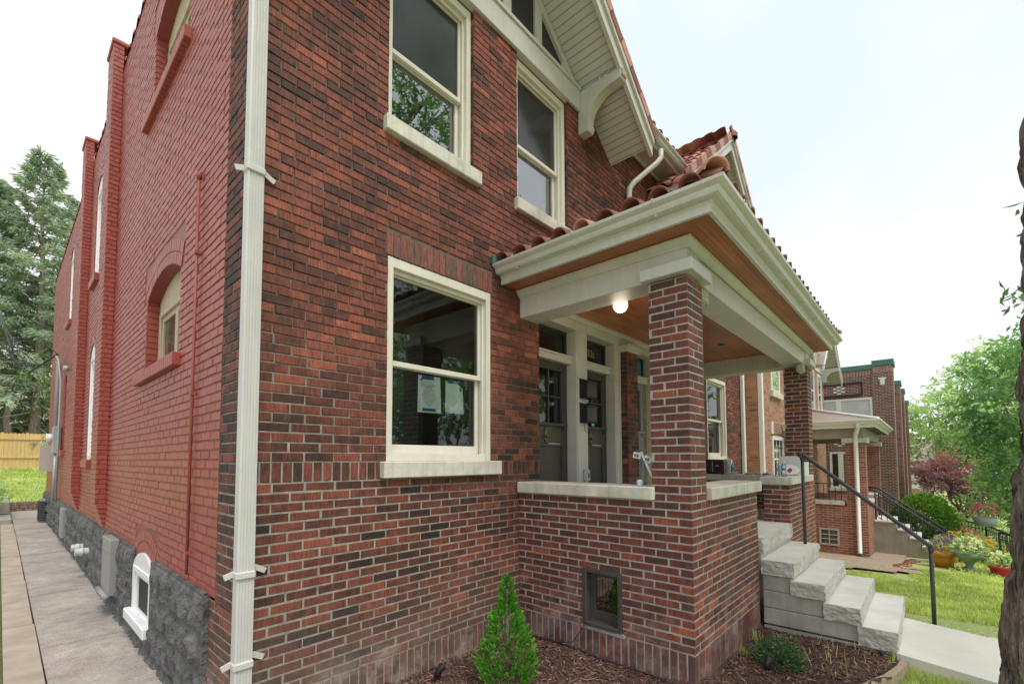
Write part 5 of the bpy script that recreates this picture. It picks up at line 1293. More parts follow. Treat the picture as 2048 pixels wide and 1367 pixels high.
# ================================================================ trees
def limb(m, a, b, r0, r1, wob=.06, n=6, seg=5):
    a, b = Vector(a), Vector(b); P = []; L_ = (b - a).length
    for i in range(seg + 1):
        f = i / seg; P.append(a.lerp(b, f) + (rv() * wob * L_ if 0 < i < seg else Vector((0, 0, 0))))
    m.tube(P, [r0 + (r1 - r0) * i / seg for i in range(seg + 1)], n); return P
def leafmass(m, cen, rad, n, ln, c0=.5, flat=.75, droop=.2, spread=.28):
    """leaves on twigs scattered through an uneven clump"""
    cen = Vector(cen); ntw = max(1, n // 9); sd0 = rnd(0, 50)
    for _ in range(ntw):
        v = rv(); rr_ = rnd(.25, 1) ** .45 * (1 + spread * noise.noise(v * 2.3 + Vector((sd0, 0, 0))))
        p = cen + Vector((v.x * rad * rr_, v.y * rad * rr_, v.z * rad * flat * rr_))
        td = (v + rv() * .7 - Vector((0, 0, droop))).normalized(); tl = ln * rnd(1.5, 3.2)
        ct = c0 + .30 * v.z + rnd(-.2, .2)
        for k in range(9):
            q = p + td * (tl * k / 9); d = (td * .5 + rv() * .8 - Vector((0, 0, droop))).normalized(); s_ = d.cross(rv()).normalized(); l = ln * rnd(.7, 1.25)
            m.leaf(q, d, s_, l, l * .44, min(1, max(0, ct + rnd(-.16, .16))))
def broadleaf(label, base, h_first, clumps, leafm, barkm, ln, r0, group=None, name='leafy_tree', cat='tree'):
    base = Vector(base); t = thing(name, label, cat, base, group); m = MB(); tr = MB()
    top = base + Vector((rnd(-.2, .2), rnd(-.2, .2), h_first)); P = limb(tr, base - Vector((0, 0, .2)), top, r0, r0 * .7, .015, 10)
    for (c, rad, n, c0) in clumps:
        c = Vector(c); Q = limb(tr, top - Vector((0, 0, rnd(0, h_first * .3))), c, r0 * .42, r0 * .07, .05, 6)
        for k in range(5): limb(tr, Q[3].lerp(Q[5], rnd(0, 1)), c + rv() * rad * .8, r0 * .10, r0 * .03, .08, 4, 3)
        leafmass(m, c, rad, n, ln, c0)
    tr.build('trunk', barkm, t); m.build('crown', leafm, t); return t
# near street tree: only its trunk stands in the picture, the crown spreads overhead
base = Vector((3.0, -3.715, -.2)); t = thing('street_tree', 'thick dark furrowed tree trunk close at the right edge, with leaves high above', 'tree', base)
m = MB(); nz_, na = 320, 130
V = []
for i in range(nz_ + 1):
    z = -.25 + 5.2 * i / nz_
    rad = .228 + .11 * math.exp(-(z + .25) * 1.9) - .006 * z
    cx, cy = 3.0 + .01 * z, -3.715 - .058 * max(0, z) + .012 * math.sin(z * 2.2)
    for k in range(na):
        th = 2 * math.pi * k / na
        f = noise.noise(Vector((math.cos(th) * 3.4, math.sin(th) * 3.4, z * 1.1))) * .024 + .016 * noise.noise(Vector((math.cos(th) * 7, math.sin(th) * 7, z * 2.6 + 9)))
        rd = noise.voronoi(Vector((math.cos(th) * 4.2, math.sin(th) * 4.2, z * 2.1 + .4 * math.sin(th * 3))))[0]; f += .052 * min(1, (rd[1] - rd[0]) * 2.6) - .034; rd = noise.voronoi(Vector((math.cos(th) * 9, math.sin(th) * 9, z * 4.2)))[0]; f += .018 * min(1, (rd[1] - rd[0]) * 2.6) - .010
        f += .014 * noise.noise(Vector((math.cos(th) * 15, math.sin(th) * 15, z * 8)))
        V.append((cx + (rad + f) * math.cos(th), cy + (rad + f) * math.sin(th), z))
m.idx(V, [(i * na + k, i * na + (k + 1) % na, (i + 1) * na + (k + 1) % na, (i + 1) * na + k) for i in range(nz_) for k in range(na)], 0, .5, True)
top = Vector((3.05, -3.99, 4.9))
clumps = [((4.6, -4.6, 8.6), 1.7), ((6.2, -6.2, 9.2), 1.8), ((2.4, -6.2, 8.2), 1.9), ((5.2, -6.9, 8.6), 2.0), ((7.6, -6.6, 8.6), 1.8), ((4.2, -5.2, 10.6), 1.9), ((6.4, -6.2, 11.4), 1.8), ((8.6, -7.2, 10.2), 1.6), ((3.4, -8.2, 7.0), 1.8), ((6.0, -9.0, 7.2), 1.9)]
lf = MB()
for c, rad in clumps:
    Q = limb(m, top, c, .13, .03, .05, 7)
    for k in range(6): limb(m, Q[3].lerp(Q[5], rnd(0, 1)), Vector(c) + rv() * rad * .8, .03, .008, .08, 4, 3)
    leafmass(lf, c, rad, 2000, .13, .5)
m.build('trunk', 'bark', t)
# low twigs that hang beside the trunk
def hang(p0, p1, n, ln):
    tw = MB(); P = limb(tw, p0, p1, .012, .004, .03, 5)
    for k in range(n):
        f = rnd(.15, 1); i = min(4, int(f * 5)); q = P[i].lerp(P[i + 1], f * 5 - i) + rv() * .12
        d = (Vector(p1) - Vector(p0)).normalized() * .5 + rv() * .8 - Vector((0, 0, .35)); d.normalize(); l = ln * rnd(.7, 1.3)
        lf.leaf(q, d, d.cross(rv()).normalized(), l, l * .36, rnd(.1, .8))
    lf.v  # leaves go to the crown
    return tw
tw = MB()
for p0, p1, n in (((3.1, -3.95, 3.4), (7.3, -4.06, 3.62), 70), ((3.1, -3.95, 3.3), (7.2, -4.10, 3.35), 60), ((5.0, -4.25, 6.3), (4.62, -3.98, 5.62), 9)):
    a = hang(p0, p1, n, .11); o_ = len(tw.v); tw.v += a.v; tw.f += [tuple(i + o_ for i in f) for f in a.f]; tw.m += a.m; tw.c += a.c; tw.sm += a.sm
tw.build('twigs', 'bark', t); lf.build('crown', 'near_leaf', t)

# spruces behind the house
def spruce(base, H, r0, label, n=60, low=.12, bare=.0, seed=1, wid=.25):
    random.seed(seed); base = Vector(base); t = thing('spruce_tree', label, 'spruce', base, 'spruces beyond the back fence'); tr = MB(); m = MB()
    top = base + Vector((rnd(-.3, .3), rnd(-.3, .3), H)); limb(tr, base - Vector((0, 0, .3)), top, r0, .02, .004, 8, 8)
    for k in range(n):
        f = low + (1 - low) * (k / n) ** .9; p = base.lerp(top, f); L_ = (H * wid) * (1 - f) ** .75 * rnd(.65, 1.15) + .25
        a = k * 2.4 + rnd(-.5, .5); out = Vector((math.cos(a), math.sin(a), 0))
        dr = lerp(f, [(.1, -.35), (.5, -.12), (.9, .45)]); tip = p + out * L_ + Vector((0, 0, dr * L_))
        P = limb(tr, p, tip, .03 + .03 * (1 - f), .008, .03, 4, 4)
        dead = f < bare
        nn = int((26 if not dead else 5) * max(.8, L_))
        c0 = rnd(.25, .6)
        for _ in range(nn):
            g = rnd(.22, 1) ** .7; i = min(3, int(g * 4)); q = P[i].lerp(P[i + 1], g * 4 - i)
            side = Vector((-out.y, out.x, 0)) * rnd(-1, 1) * L_ * .20 * (1.15 - g)
            q = q + side + Vector((0, 0, rnd(-.22, .06)))
            sp = (out * rnd(.3, 1) + side.normalized() * .6 + Vector((0, 0, rnd(-.9, .15)))).normalized()
            for _2 in range(5):
                d = (sp + rv() * .5).normalized(); m.leaf(q + rv() * .12, d, d.cross(rv()).normalized(), rnd(.22, .42), rnd(.05, .09), min(1, max(0, c0 + rnd(-.3, .3))))
    tr.build('trunk', 'pale_bark', t); m.build('crown', 'spruce_needle', t)
spruce((.25, 31.5, 1.5), 16.6, .26, 'tall spruce with a bare lower trunk right beside the painted wall', 115, .10, .38, 3, .24)
spruce((-1.6, 33, 1.5), 15.2, .26, 'dense spruce at the far left edge behind the fence', 120, .16, .2, 4, .27)
spruce((1.9, 37, 1.7), 17.0, .25, 'spruce whose top shows just above the parapet of the painted wall', 90, .12, .2, 5, .20)
spruce((-3.4, 37, 1.7), 15.5, .25, 'spruce farther back at the left picture edge', 80, .1, .1, 6, .27)
random.seed(11)
broadleaf('leaning grey trunked tree with loose light green leaves behind the wooden fence', (-.75, 31.2, 1.5), 4.2, [((.3, 31.5, 5.3), 1.2, 500, .6), ((-.6, 32, 6.4), 1.3, 500, .55), ((.9, 33.5, 4.6), 1.1, 420, .65), ((-1.8, 31.5, 5.0), 1.1, 420, .6)], 'tree_leaf', 'pale_bark', .17, .17)
m = None
def fence_part():
    t = thing('wooden_fence', 'yellow pine board fence across the end of the back yard', 'fence', (0, 29.5, 1.4))
    b_ = MB(); x = -9.0; zt = lambda x: 3.05
    while x < 9:
        h = rnd(-.02, .03); z0 = gz(x, 29.5) - .05
        b_.prism([(x, z0), (x + .132, z0), (x + .132, 3.02 + h), (x + .10, 3.06 + h), (x + .032, 3.06 + h), (x, 3.02 + h)], 'y', 29.5, 29.52, 0, rnd(.1, .9)); x += .138
    plain('pine_board', (.74, .52, .24), (.58, .37, .15), .75, 4, .2, 20, .004, sc=(6, 6, .6))
    b_.build('boards', 'pine_board', t)
    r_ = MB()
    for z in (1.85, 2.75): r_.box((-9, 29.44, z), (9, 29.498, z + .09))
    r_.build('rails', 'pine_board', t)
fence_part()
t = thing('garden_shed', 'low dark brown outbuilding with a sloping roof behind the wooden fence', 'shed', (-2, 35.5, 1.8))
m = MB(); m.box((-5, 35.5, 1.4), (3.2, 39, 3.9)); m.build('wall', 'dark_shed', t)
m = MB(); m.prism([(-5.4, 5.5), (3.6, 3.75), (3.6, 3.9), (-5.4, 5.65)], 'y', 35.2, 39.3); m.build('roof', 'shingle_tan', t)
m = MB(); m.box((-1.3, 35.46, 3.3), (-.7, 35.5, 4.3)); m.build('window', 'blind_cloth', t)
t = thing('brick_outbuilding', 'brick house with a dark roof half hidden by the spruces', 'house', (-2, 44, 2))
m = MB(); m.box((-10, 44, 1.5), (6, 52, 5.5)); m.build('wall', 'brown_brick', t)
m = MB(); m.prism([(43.5, 5.5), (52.5, 5.5), (48, 8.0)], 'x', -10.5, 6.5); m.build('roof', 'dark_shed', t)
m = MB(); m.box((-1.9, 43.95, 3.2), (-1.0, 44, 4.6)); m.build('window', 'white_trim', t)
m = MB()
for i in range(30):
    for r_ in range(3): 
        x = -1.6 + i * .21 + (.1 if r_ % 2 else 0); m.box((x, 20.38 + rnd(-.01, .01), -.08 + r_ * .125), (x + .2, 20.55, .04 + r_ * .125), 0, rnd(0, 1), .015)
tag(m.build('retaining_wall', 'retaining_block', None, (1, 20.4, -.05)), 'low wall of brown split blocks at the edge of the back lawn', 'retaining wall')
t = MB(); t.box((-1.5, 15.5, -.2), (-.70, 20.3, .12), 0, .5, .02); t.box((-1.5, 17.2, .12), (-.72, 20.3, .50), 0, .5, .03)
tag(t.build('concrete_step_wall', 'old_concrete', None, (-1, 18, 0)), 'stepped concrete wall at the left side of the walkway end', 'low wall')
small_shrub((-1.32, 16.5, .5), .55, .95, 700, 'bright green leafy bush spilling over the concrete wall at the left edge', 'tree_leaf', (.09, .16), tone0=.65)
# service cables, meter and air conditioner at the back corner
t = thing('electric_service', 'grey conduit, meter and panel at the far end of the painted wall', 'electric meter', (-.1, 12.3, 2))
m = MB(); m.tube([(-.10, 12.4, 2.5), (-.10, 12.4, 4.05), (-.13, 12.4, 4.12)], .05, 10); m.tube([(-.10, 12.25, .75), (-.10, 12.25, 1.9)], .03, 8); m.build('conduit', 'steel_box', t)
m = MB(); m.box((-.16, 12.18, 1.88), (-.02, 12.52, 2.52), 0, .5, .01); m.build('meter_box', 'steel_box', t)
m = MB(); m.tube([(-.16, 12.35, 2.25), (-.26, 12.35, 2.25)], .10, 14); m.build('meter', 'white_plastic', t)
m = MB(); m.box((-.32, 13.2, 1.45), (-.02, 13.3, 2.1)); m.build('panel', 'tan_paint', t)
m = MB(); m.tube([(-.10, 12.4, 4.1), (-.16, 12.3, 4.22), (-.12, 12.2, 4.1), (-.07, 12.15, 3.6), (-.07, 12.1, 2.6), (-.07, 12.1, .8)], .02, 6); m.build('weatherhead', 'wire_grey', t)
m = MB()
for k in range(3): m.tube([(-.13, 12.45, 4.3), (-.4 - .1 * k, 13.3, 4.1 - .12 * k), (-.7 - .2 * k, 14.5, 4.6 + .1 * k), (-1.2, 17, 6.0 + .3 * k), (-3.0, 28, 9.5)], .018, 5)
m.tube([(-.12, 12.3, 4.25), (-.45, 13.1, 4.8), (-.9, 13.4, 4.6), (-.8, 13.2, 4.0), (-.3, 12.6, 4.05)], .014, 5)
tag(m.build('service_cable', 'wire_black', None, (-.1, 12.4, 4.2)), 'tangle of black overhead service cables at the back corner of the painted wall', 'cable')
t = thing('air_conditioner', 'dark ribbed air conditioner standing against the foundation at the back', 'air conditioner', (-.32, 14.2, 0))
m = MB(); m.box((-.18, 15.4, -.03), (-.05, 16.0, .62), 0, .5, .02); m.build('body', 'grey_panel', t)
m = MB()
for k in range(12): m.box((-.20, 15.38, .03 + k * .047), (-.04, 16.02, .05 + k * .047))
m.build('grille', 'black_metal', t)
# ================================================================ neighbours along the street
random.seed(21)
def wall_box(m, x0, x1, y0, y1, z0, z1, mi=0): m.box((x0, y0, z0), (x1, y1, z1), mi)
# ---- next house: tan brick twin of the first one
nb = thing('tan_brick_house', 'tan brick house next door with a shingled porch roof and white window frames', 'house', (12.0, 0, -.95))
NX, NZ = 12.0, -.96
m = MB(); m.box((NX, 0, -1.6), (NX + 10.6, 16, 6.4 + NZ)); m.build('wall', 'tan_brick', nb)
def nwin(x0, x1, z0, z1, sill=True, y=0.0, grid=0):
    f = MB(); c = .10
    f.box((x0, y - .03, z0), (x0 + c, y + .03, z1)); f.box((x1 - c, y - .03, z0), (x1, y + .03, z1)); f.box((x0 + c, y - .03, z1 - c), (x1 - c, y + .03, z1)); f.box((x0 + c, y - .03, z0), (x1 - c, y + .03, z0 + .06))
    zm = (z0 + z1) / 2; f.box((x0 + c, y - .02, zm - .025), (x1 - c, y + .02, zm + .025))
    for k in range(grid):
        x = x0 + c + (x1 - x0 - 2 * c) * (k + 1) / (grid + 1); f.box((x - .012, y - .015, z0 + .06), (x + .012, y + .015, z1 - c))
        for zz in (z0 + (z1 - z0) * .28, z0 + (z1 - z0) * .75): f.box((x0 + c, y - .014, zz - .012), (x1 - c, y + .014, zz + .012))
    W = f.build('window', 'white_vinyl', nb)
    g = MB(); g.box((x0 + c, y - .008, z0 + .06), (x1 - c, y - .004, z1 - c)); g.build('pane', 'reflective_glass', W)
    g = MB(); g.box((x0 + c, y - .003, z0 + .06), (x1 - c, y - .001, z1 - c)); g.build('blind', 'grey_plastic', W)
    if sill:
        s_ = MB(); s_.box((x0 - .12, y - .09, z0 - .17), (x1 + .12, y, z0 - .001)); s_.build('sill', 'limestone', W)
nwin(13.45, 14.45, 3.62, 5.30)
nwin(13.4, 14.75, 1.05, 2.34, False, grid=2)
m = MB(); m.box((13.3, -.03, 2.42), (14.95, .0, 2.72)); m.build('lintel', 'red_plastic' if False else 'neighbour_porch_brick', nb)
m = MB()
for x in (13.28, 14.70): m.box((x, -.035, 2.40), (x + .26, 0, 2.74))
m.build('lintel_block', 'limestone', nb)
for a, c in ((19.45, 20.25), (21.05, 21.95)): nwin(a, c, 3.50, 5.15, False)
m = MB(); m.box((19.2, -.08, 3.36), (22.2, 0, 3.50)); m.build('window_ledge', 'limestone', nb)
gable_part(nb, 8.35, 12.4, NZ, 'shingle', 'white_trim', 'clapboard', 'clapboard')
gable_part(nb, 2.33, 12.1, NZ, 'shingle', 'white_trim', 'clapboard', 'clapboard')
def eave2(x0, x1, zS, dy):
    m = MB(); m.box((x0, -dy, zS), (x1, -.002, zS + .03)); m.build('eave_soffit', 'white_trim', nb)
    m = MB(); m.prism([(-dy - .001 - a, zS + .115 + z) for a, z in KP], 'x', x0, x1); m.build('eave_gutter', 'white_trim', nb)
    m = MB(); m.prism([(-dy - .1, zS + .14), (2.4, zS + 2.1), (2.4, zS)], 'x', x0, x1); m.build('main_roof', 'shingle_rows', nb)
eave2(15.98, 19.2, 6.385 + NZ, .30)
m = MB(); m.tube([(18.9, -.36, 5.45), (18.9, -.33, 5.30), (18.6, -.10, 5.0), (18.6, -.07, 4.8), (18.6, -.07, 3.4)], .05, 8); m.build('eave_downpipe', 'white_trim', nb)
m = MB(); m.box((12.02, -.12, -1.3), (12.16, -.01, 5.4), 0, .5, .01); m.build('downspout', 'white_trim', nb)
m = MB(); m.box((11.2, .55, -1.2), (12.0, .75, 6.0)); 
side = thing('gangway_wall', 'narrow orange brick wall closing the gap between the two houses', 'wall', (11.3, .3, -.8))
m = MB(); m.box((10.66, .30, -1.2), (11.98, .50, 6.2)); m.build('brickwork', 'orange_brick', side)
m = MB(); m.tube([(11.05, .26, -.8), (11.05, .26, 6.0)], .03, 8); m.build('pipe', 'raw_wood', side)
# its porch
def nporch(dx, dz):
    X0, X1, Y0 = 2.673 + dx, 7.99 + dx, -1.95
    m = MB(); m.box((X0, Y0, -1.6), (X1, -.0, .42 + 0 if False else 1.30 + dz + .06)); m.build('porch_wall', 'neighbour_porch_brick', nb)
    m = MB(); m.box((X0 - .04, Y0 + .5, 1.37 + dz), (X0 + .34, -.01, 1.48 + dz)); m.box((X0 + .38, Y0 - .04, 1.37 + dz), (X0 + 1.9, Y0 + .34, 1.47 + dz)); m.box((X1 - 1.9, Y0 - .04, 1.37 + dz), (X1 - .38, Y0 + .34, 1.47 + dz)); m.build('porch_coping', 'limestone', nb)
    for x in (X0 + .002, X1 - .45):
        c = MB(); c.box((x, Y0 + .002, .5 + dz), (x + .445, Y0 + .45, 3.2 + dz)); cc = c.build('porch_column', 'neighbour_porch_brick', nb)
        c = MB(); c.box((x - .06, Y0 - .06, 3.1 + dz), (x + .51, Y0 + .52, 3.23 + dz)); c.build('column_cap', 'limestone', cc)
    m = MB(); m.box((X0 + .03, Y0 + .03, 3.23 + dz), (X0 + .36, -.0, 3.52 + dz)); m.box((X0 + .361, Y0 + .03, 3.23 + dz), (X1 - .03, Y0 + .36, 3.52 + dz)); m.box((X1 - .36, Y0 + .361, 3.23 + dz), (X1 - .03, 0, 3.52 + dz)); m.build('porch_beam', 'tan_paint', nb)
    fx0, fx1, fy = X0 - .25, X1 + .25, Y0 - .25
    m = MB(); m.box((fx0, fy, 3.53 + dz), (fx1, 0, 3.56 + dz)); m.build('porch_ceiling', 'brown_door_paint', nb)
    m = MB(); ring_sweep(m, [(.0, 3.50 + dz), (.01, 3.60 + dz), (.06, 3.60 + dz), (.09, 3.66 + dz), (.13, 3.68 + dz), (.13, 3.72 + dz), (-.05, 3.73 + dz)], fx0, fx1, fy, 0); m.build('porch_gutter', 'white_trim', nb)
    m = MB(); ex0, ex1, ey = fx0 - .1, fx1 + .1, fy - .1; sl = .27; d = -ey; z = 3.70 + dz; zt = z + sl * d
    m.face([(ex0, ey, z), (ex1, ey, z), (ex1 - d, 0, zt), (ex0 + d, 0, zt)]); m.face([(ex0, ey, z), (ex0 + d, 0, zt), (ex0, 0, z)]); m.face([(ex1, ey, z), (ex1, 0, z), (ex1 - d, 0, zt)]); m.build('porch_roof', 'shingle_rows', nb)
    m = MB(); m.tube([(ex0 + .02, ey + .02, z + .02), (ex0 + d, -.02, zt + .03)], .05, 6); m.box((ex0 + d, -.06, zt - .03), (ex1 - d, 0, zt + .09)); m.build('ridge_flashing', 'white_trim', nb)
    m = MB(); m.tube([(X0 + .2, Y0 - .30, 3.62 + dz)] and [(X0 - .30, Y0 + .12, 3.62 + dz), (X0 - .29, Y0 + .12, 3.50 + dz), (X0 - .07, Y0 + .20, 3.30 + dz), (X0 - .07, Y0 + .20, 3.1 + dz), (X0 - .07, Y0 + .20, .02 + dz), (X0 - .14, Y0 + .17, -.03 + dz)], .055, 8); D = m.build('porch_downspout', 'white_trim', nb)
    m = MB(); m.tube([(X0 - .08, Y0 + .2, .05 + dz), (X0 - .18, Y0 + .12, -.03 + dz), (X0 - .55, Y0 - .55, -.05 + dz)], .07, 8); m.build('drain_hose', 'brown_window_paint', D)
    # glass block window
    f = MB(); ya, yb, za, zb = -1.30, -.82, .22 + dz, .70 + dz
    f.box((X0 - .03, ya, za), (X0 + .02, ya + .05, zb)); f.box((X0 - .03, yb - .05, za), (X0 + .02, yb, zb)); f.box((X0 - .03, ya + .05, za), (X0 + .02, yb - .05, za + .05)); f.box((X0 - .03, ya + .05, zb - .05), (X0 + .02, yb - .05, zb))
    ym = (ya + yb) / 2; f.box((X0 - .028, ym - .012, za + .05), (X0 + .01, ym + .012, zb - .05))
    for k in (1, 2): zz = za + .05 + (zb - za - .1) * k / 3; f.box((X0 - .026, ya + .05, zz - .012), (X0 + .01, yb - .05, zz + .012))
    W = f.build('glass_block_window', 'tan_paint', nb)
    g = MB(); g.box((X0 - .012, ya + .04, za + .04), (X0 - .008, yb - .04, zb - .04)); g.build('pane', 'leaded_glass', W)
    # porch side rail of thin bars
    r = MB(); r.tube([(X0 + .14, -.02, 1.95 + dz), (X0 + .14, Y0 + .46, 1.95 + dz)], .015, 6)
    for k in range(10): y = -.1 - k * .14; r.tube([(X0 + .14, y, 1.48 + dz), (X0 + .14, y, 1.95 + dz)], .008, 4)
    r.build('porch_rail', 'black_metal', nb)
    # white window and door of the facade inside the porch
    nwin(X0 + .62, X0 + 1.5, 1.55 + dz + .1, 3.2 + dz)
    d_ = MB(); d_.box((X0 + .3, -.02, .9 + dz), (X0 + .5, -.002, 3.2 + dz)); d_.box((X0 + 2.4, -.03, .9 + dz), (X0 + 3.3, -.002, 3.1 + dz)); d_.build('door', 'attic_panel', nb)
nporch(12.18, NZ)
m = MB(); c = (15.0, -.42, .50); m.box((14.98, -.56, .44), (15.1, -.26, .60), 0, .5, .04)
tag(m.build('porch_chair_back', 'teal_plastic', None, (15, -.4, .44)), 'teal plastic chair back showing above the neighbour porch wall', 'chair')
# steps and iron rails of the next house
plain('stair_side', (.40, .365, .31), (.29, .26, .22), .9, 2, .2, 40, .004, detail=8, streak=.6)
ns = thing('concrete_steps', 'plain concrete steps with black iron rails in front of the tan house', 'steps', (17.3, -2.6, -1.2))
m = MB(); sb = MB(); x0, x1 = 16.55, 18.1
for k in range(5):
    y0 = -2.20 - k * .26; z1 = -.12 - k * .215
    sb.box((x0 + .01, y0 - .26, -1.7), (x1 - .01, y0 - .001 if k else -1.951, z1 - .06)); m.box((x0 - .02, y0 - .28, z1 - .059), (x1 + .02, y0 - (.021 if k else -.24), z1), 0, .5, .01)
m.build('treads', 'pale_concrete', ns); sb.build('step_base', 'stair_side', ns)
for x in (x0 + .1, x1 - .1):
    r = MB(); a = Vector((x, -2.0, .75)); bb = Vector((x, -3.55, -.42)); r.tube([a + Vector((0, .3, .02)), a, bb, bb + Vector((0, -.1, -.12))], .024, 8)
    lo = Vector((0, 0, -.75)); r.tube([a + lo, bb + lo], .014, 6); r.tube([a + Vector((0, 0, -.1)), bb + Vector((0, 0, -.1))], .012, 6)
    for k in range(13): p = a.lerp(bb, k / 12); r.tube([p, p + lo], .011 if k % 4 else .02, 5)
    for p in (a, bb): r.tube([p, p + Vector((0, 0, -1.0))], .022, 6)
    r.build('iron_rail', 'black_metal', ns)
m = MB(); pp = [(-3.45, -1.20), (-4.3, -1.22), (-5.3, -1.5)]
for (a, za), (c, zc_) in zip(pp, pp[1:]): m.idx([(15.2, a, za + .06), (18.2, a, za), (18.2, c, zc_), (14.4, c, zc_ + .06), (15.2, a, za - .2), (18.2, a, za - .2), (18.2, c, zc_ - .2), (14.4, c, zc_ - .2)], [(0, 1, 2, 3), (0, 3, 7, 4), (1, 5, 6, 2), (0, 4, 5, 1), (2, 6, 7, 3)])
tag(m.build('neighbour_path', 'pale_concrete'), kind='structure')
m = MB()                                                   # bare soil and brick edging in front of the neighbour's porch
for i in range(16):
    for j in range(9):
        def q(i, j): x = 10.2 + i * .40; y = -3.0 + j * .34; return (x, y, gz(x, y) + .045 + .015 * noise.noise(Vector((x * 3, y * 3, 1))))
        if (j == 0 and noise.noise(Vector((i * .9, 5, 1))) > -.15) or (i < 2 and j < 4 - i): continue
        m.face([q(i, j), q(i + 1, j), q(i + 1, j + 1), q(i, j + 1)], 0, .5, True)
plain('leaf_litter', (.46, .36, .25), (.26, .19, .13), .95, 12, .8, 30, .02)
tag(m.build('bare_soil', 'leaf_litter'), kind='structure')
for k in range(11):
    m = MB(); x = 12.6 + k * .26; y = -2.62 - .02 * k + .05 * math.sin(k); M = Matrix.Rotation(R(rnd(-14, 14)), 3, 'Z') @ Matrix.Rotation(R(9), 3, 'Y')
    m.obox((x, y, gz(x, y) + .05), (.115, .06, .035), M)
    tag(m.build('edging_brick', 'orange_brick', None, (x, y, gz(x, y))), 'pinkish brick laid on the soil before the neighbour porch, one of a curved row', 'brick', 'edging bricks before the neighbour porch')

# ---- flat roofed brown brick apartments with green copings
def apartment(x0, L_, yf, ztop, label, z0=-2.0):
    t = thing('apartment_block', label, 'apartment building', (x0, 0, z0))
    m = MB(); pier = .72; zb = -.4
    m.box((x0, yf + pier, z0), (x0 + L_, 14, ztop - .02)); m.box((x0 - .05, yf, z0), (x0 + 1.1, yf + pier - .001, ztop + .10)); m.box((x0 + L_ - 1.1, yf, z0), (x0 + L_, yf + pier - .001, ztop + .10)); m.box((x0 + 1.101, yf + .3, z0), (x0 + L_ - 1.101, yf + pier - .001, ztop - .35))
    m.build('wall', 'brown_brick', t)
    m = MB(); m.box((x0 - .05, yf + pier, ztop - .02), (x0 + L_ + .05, 14, ztop + .20)); m.box((x0 - .10, yf - .05, ztop + .10), (x0 + 1.15, yf + pier - .002, ztop + .34)); m.box((x0 + L_ - 1.15, yf - .05, ztop + .10), (x0 + L_ + .05, yf + pier - .002, ztop + .34)); m.box((x0 + 1.151, yf + .25, ztop - .35), (x0 + L_ - 1.151, yf + pier, ztop - .12)); m.build('coping', 'green_coping', t)
    m = MB(); n = 22                                        # soldier course and sunk panel on the side
    for k in range(int((3.4) / .11)): m.box((x0 - .012, yf + pier + .05 + k * .11, ztop - .28), (x0 - .0, yf + pier + .12 + k * .11, ztop - .03))
    for k in range(6): m.box((x0 - .062, yf + .04 + k * .11, ztop - .20), (x0 - .05, yf + .11 + k * .11, ztop + .08))
    m.build('soldier_course', 'far_wall', t)
    m = MB(); y0, y1 = yf + pier + .35, yf + 3.4
    for z in (ztop - .62, ztop - 1.18): m.box((x0 - .045, y0, z), (x0 - .001, y1, z + .09))
    m.box((x0 - .03, y0, ztop - 1.09), (x0 - .001, y0 + .07, ztop - .62)); m.build('brick_band', 'attic_panel', t)
    m = MB()
    for (yc, zc_) in ((yf + 1.95, ztop - .86), (yf + 2.0, 1.95 + .5)):
        for (i, j) in ((0, 0), (1, 1), (-1, 1), (1, -1), (-1, -1), (0, 2), (0, -2)): m.box((x0 - .016, yc + i * .15 - .07, zc_ + j * .075 - .034), (x0 - .001, yc + i * .15 + .07, zc_ + j * .075 + .034))
    m.box((x0 - .068, yf + .22, ztop - .52), (x0 - .05, yf + .5, ztop - .44)); m.box((x0 - .066, yf + .28, ztop - .76), (x0 - .05, yf + .44, ztop - .521)); m.build('white_brick_ornament', 'white_trim', t)
    for (ya, yb, za, zb_) in ((yf + .74, yf + 2.75, ztop - 2.35, ztop - 1.28), (yf + 1.3, yf + 2.4, .35, 2.02), (yf + 2.8, yf + 3.6, ztop - 2.35, ztop - 1.28)):
        f = MB(); c = .09
        f.box((x0 - .03, ya, za), (x0 - .001, ya + c, zb_)); f.box((x0 - .03, yb - c, za), (x0 - .001, yb, zb_)); f.box((x0 - .03, ya + c, zb_ - c), (x0 - .001, yb - c, zb_)); f.box((x0 - .03, ya + c, za), (x0 - .001, yb - c, za + c)); ym = ya + (yb - ya) * .62
        f.box((x0 - .028, ym - .1, za + c), (x0 - .001, ym + .1, zb_ - c)); W = f.build('window', 'white_trim', t)
        g = MB(); g.box((x0 - .012, ya + c, za + c), (x0 - .006, yb - c, zb_ - c)); g.build('pane', 'blind_cloth' if za > 2 else 'reflective_glass', W)
        g = MB(); g.box((x0 - .08, ya - .08, za - .12), (x0 - .001, yb + .08, za - .001)); g.build('sill', 'limestone', W)
    m = MB()
    for k in range(2):
        for zz in (-.2, 3.1): m.box((x0 + 2 + k * 3, yf + .27, zz + .9), (x0 + 4 + k * 3, yf + .299, zz + 2.5))
    m.build('front_window', 'white_trim', t)
apartment(25.0, 8.6, -2.22, 5.72, 'brown brick apartment block with a green coping and a big white side window')
apartment(35.2, 8.6, -2.30, 5.55, 'second brown brick apartment block, narrow behind the first one')
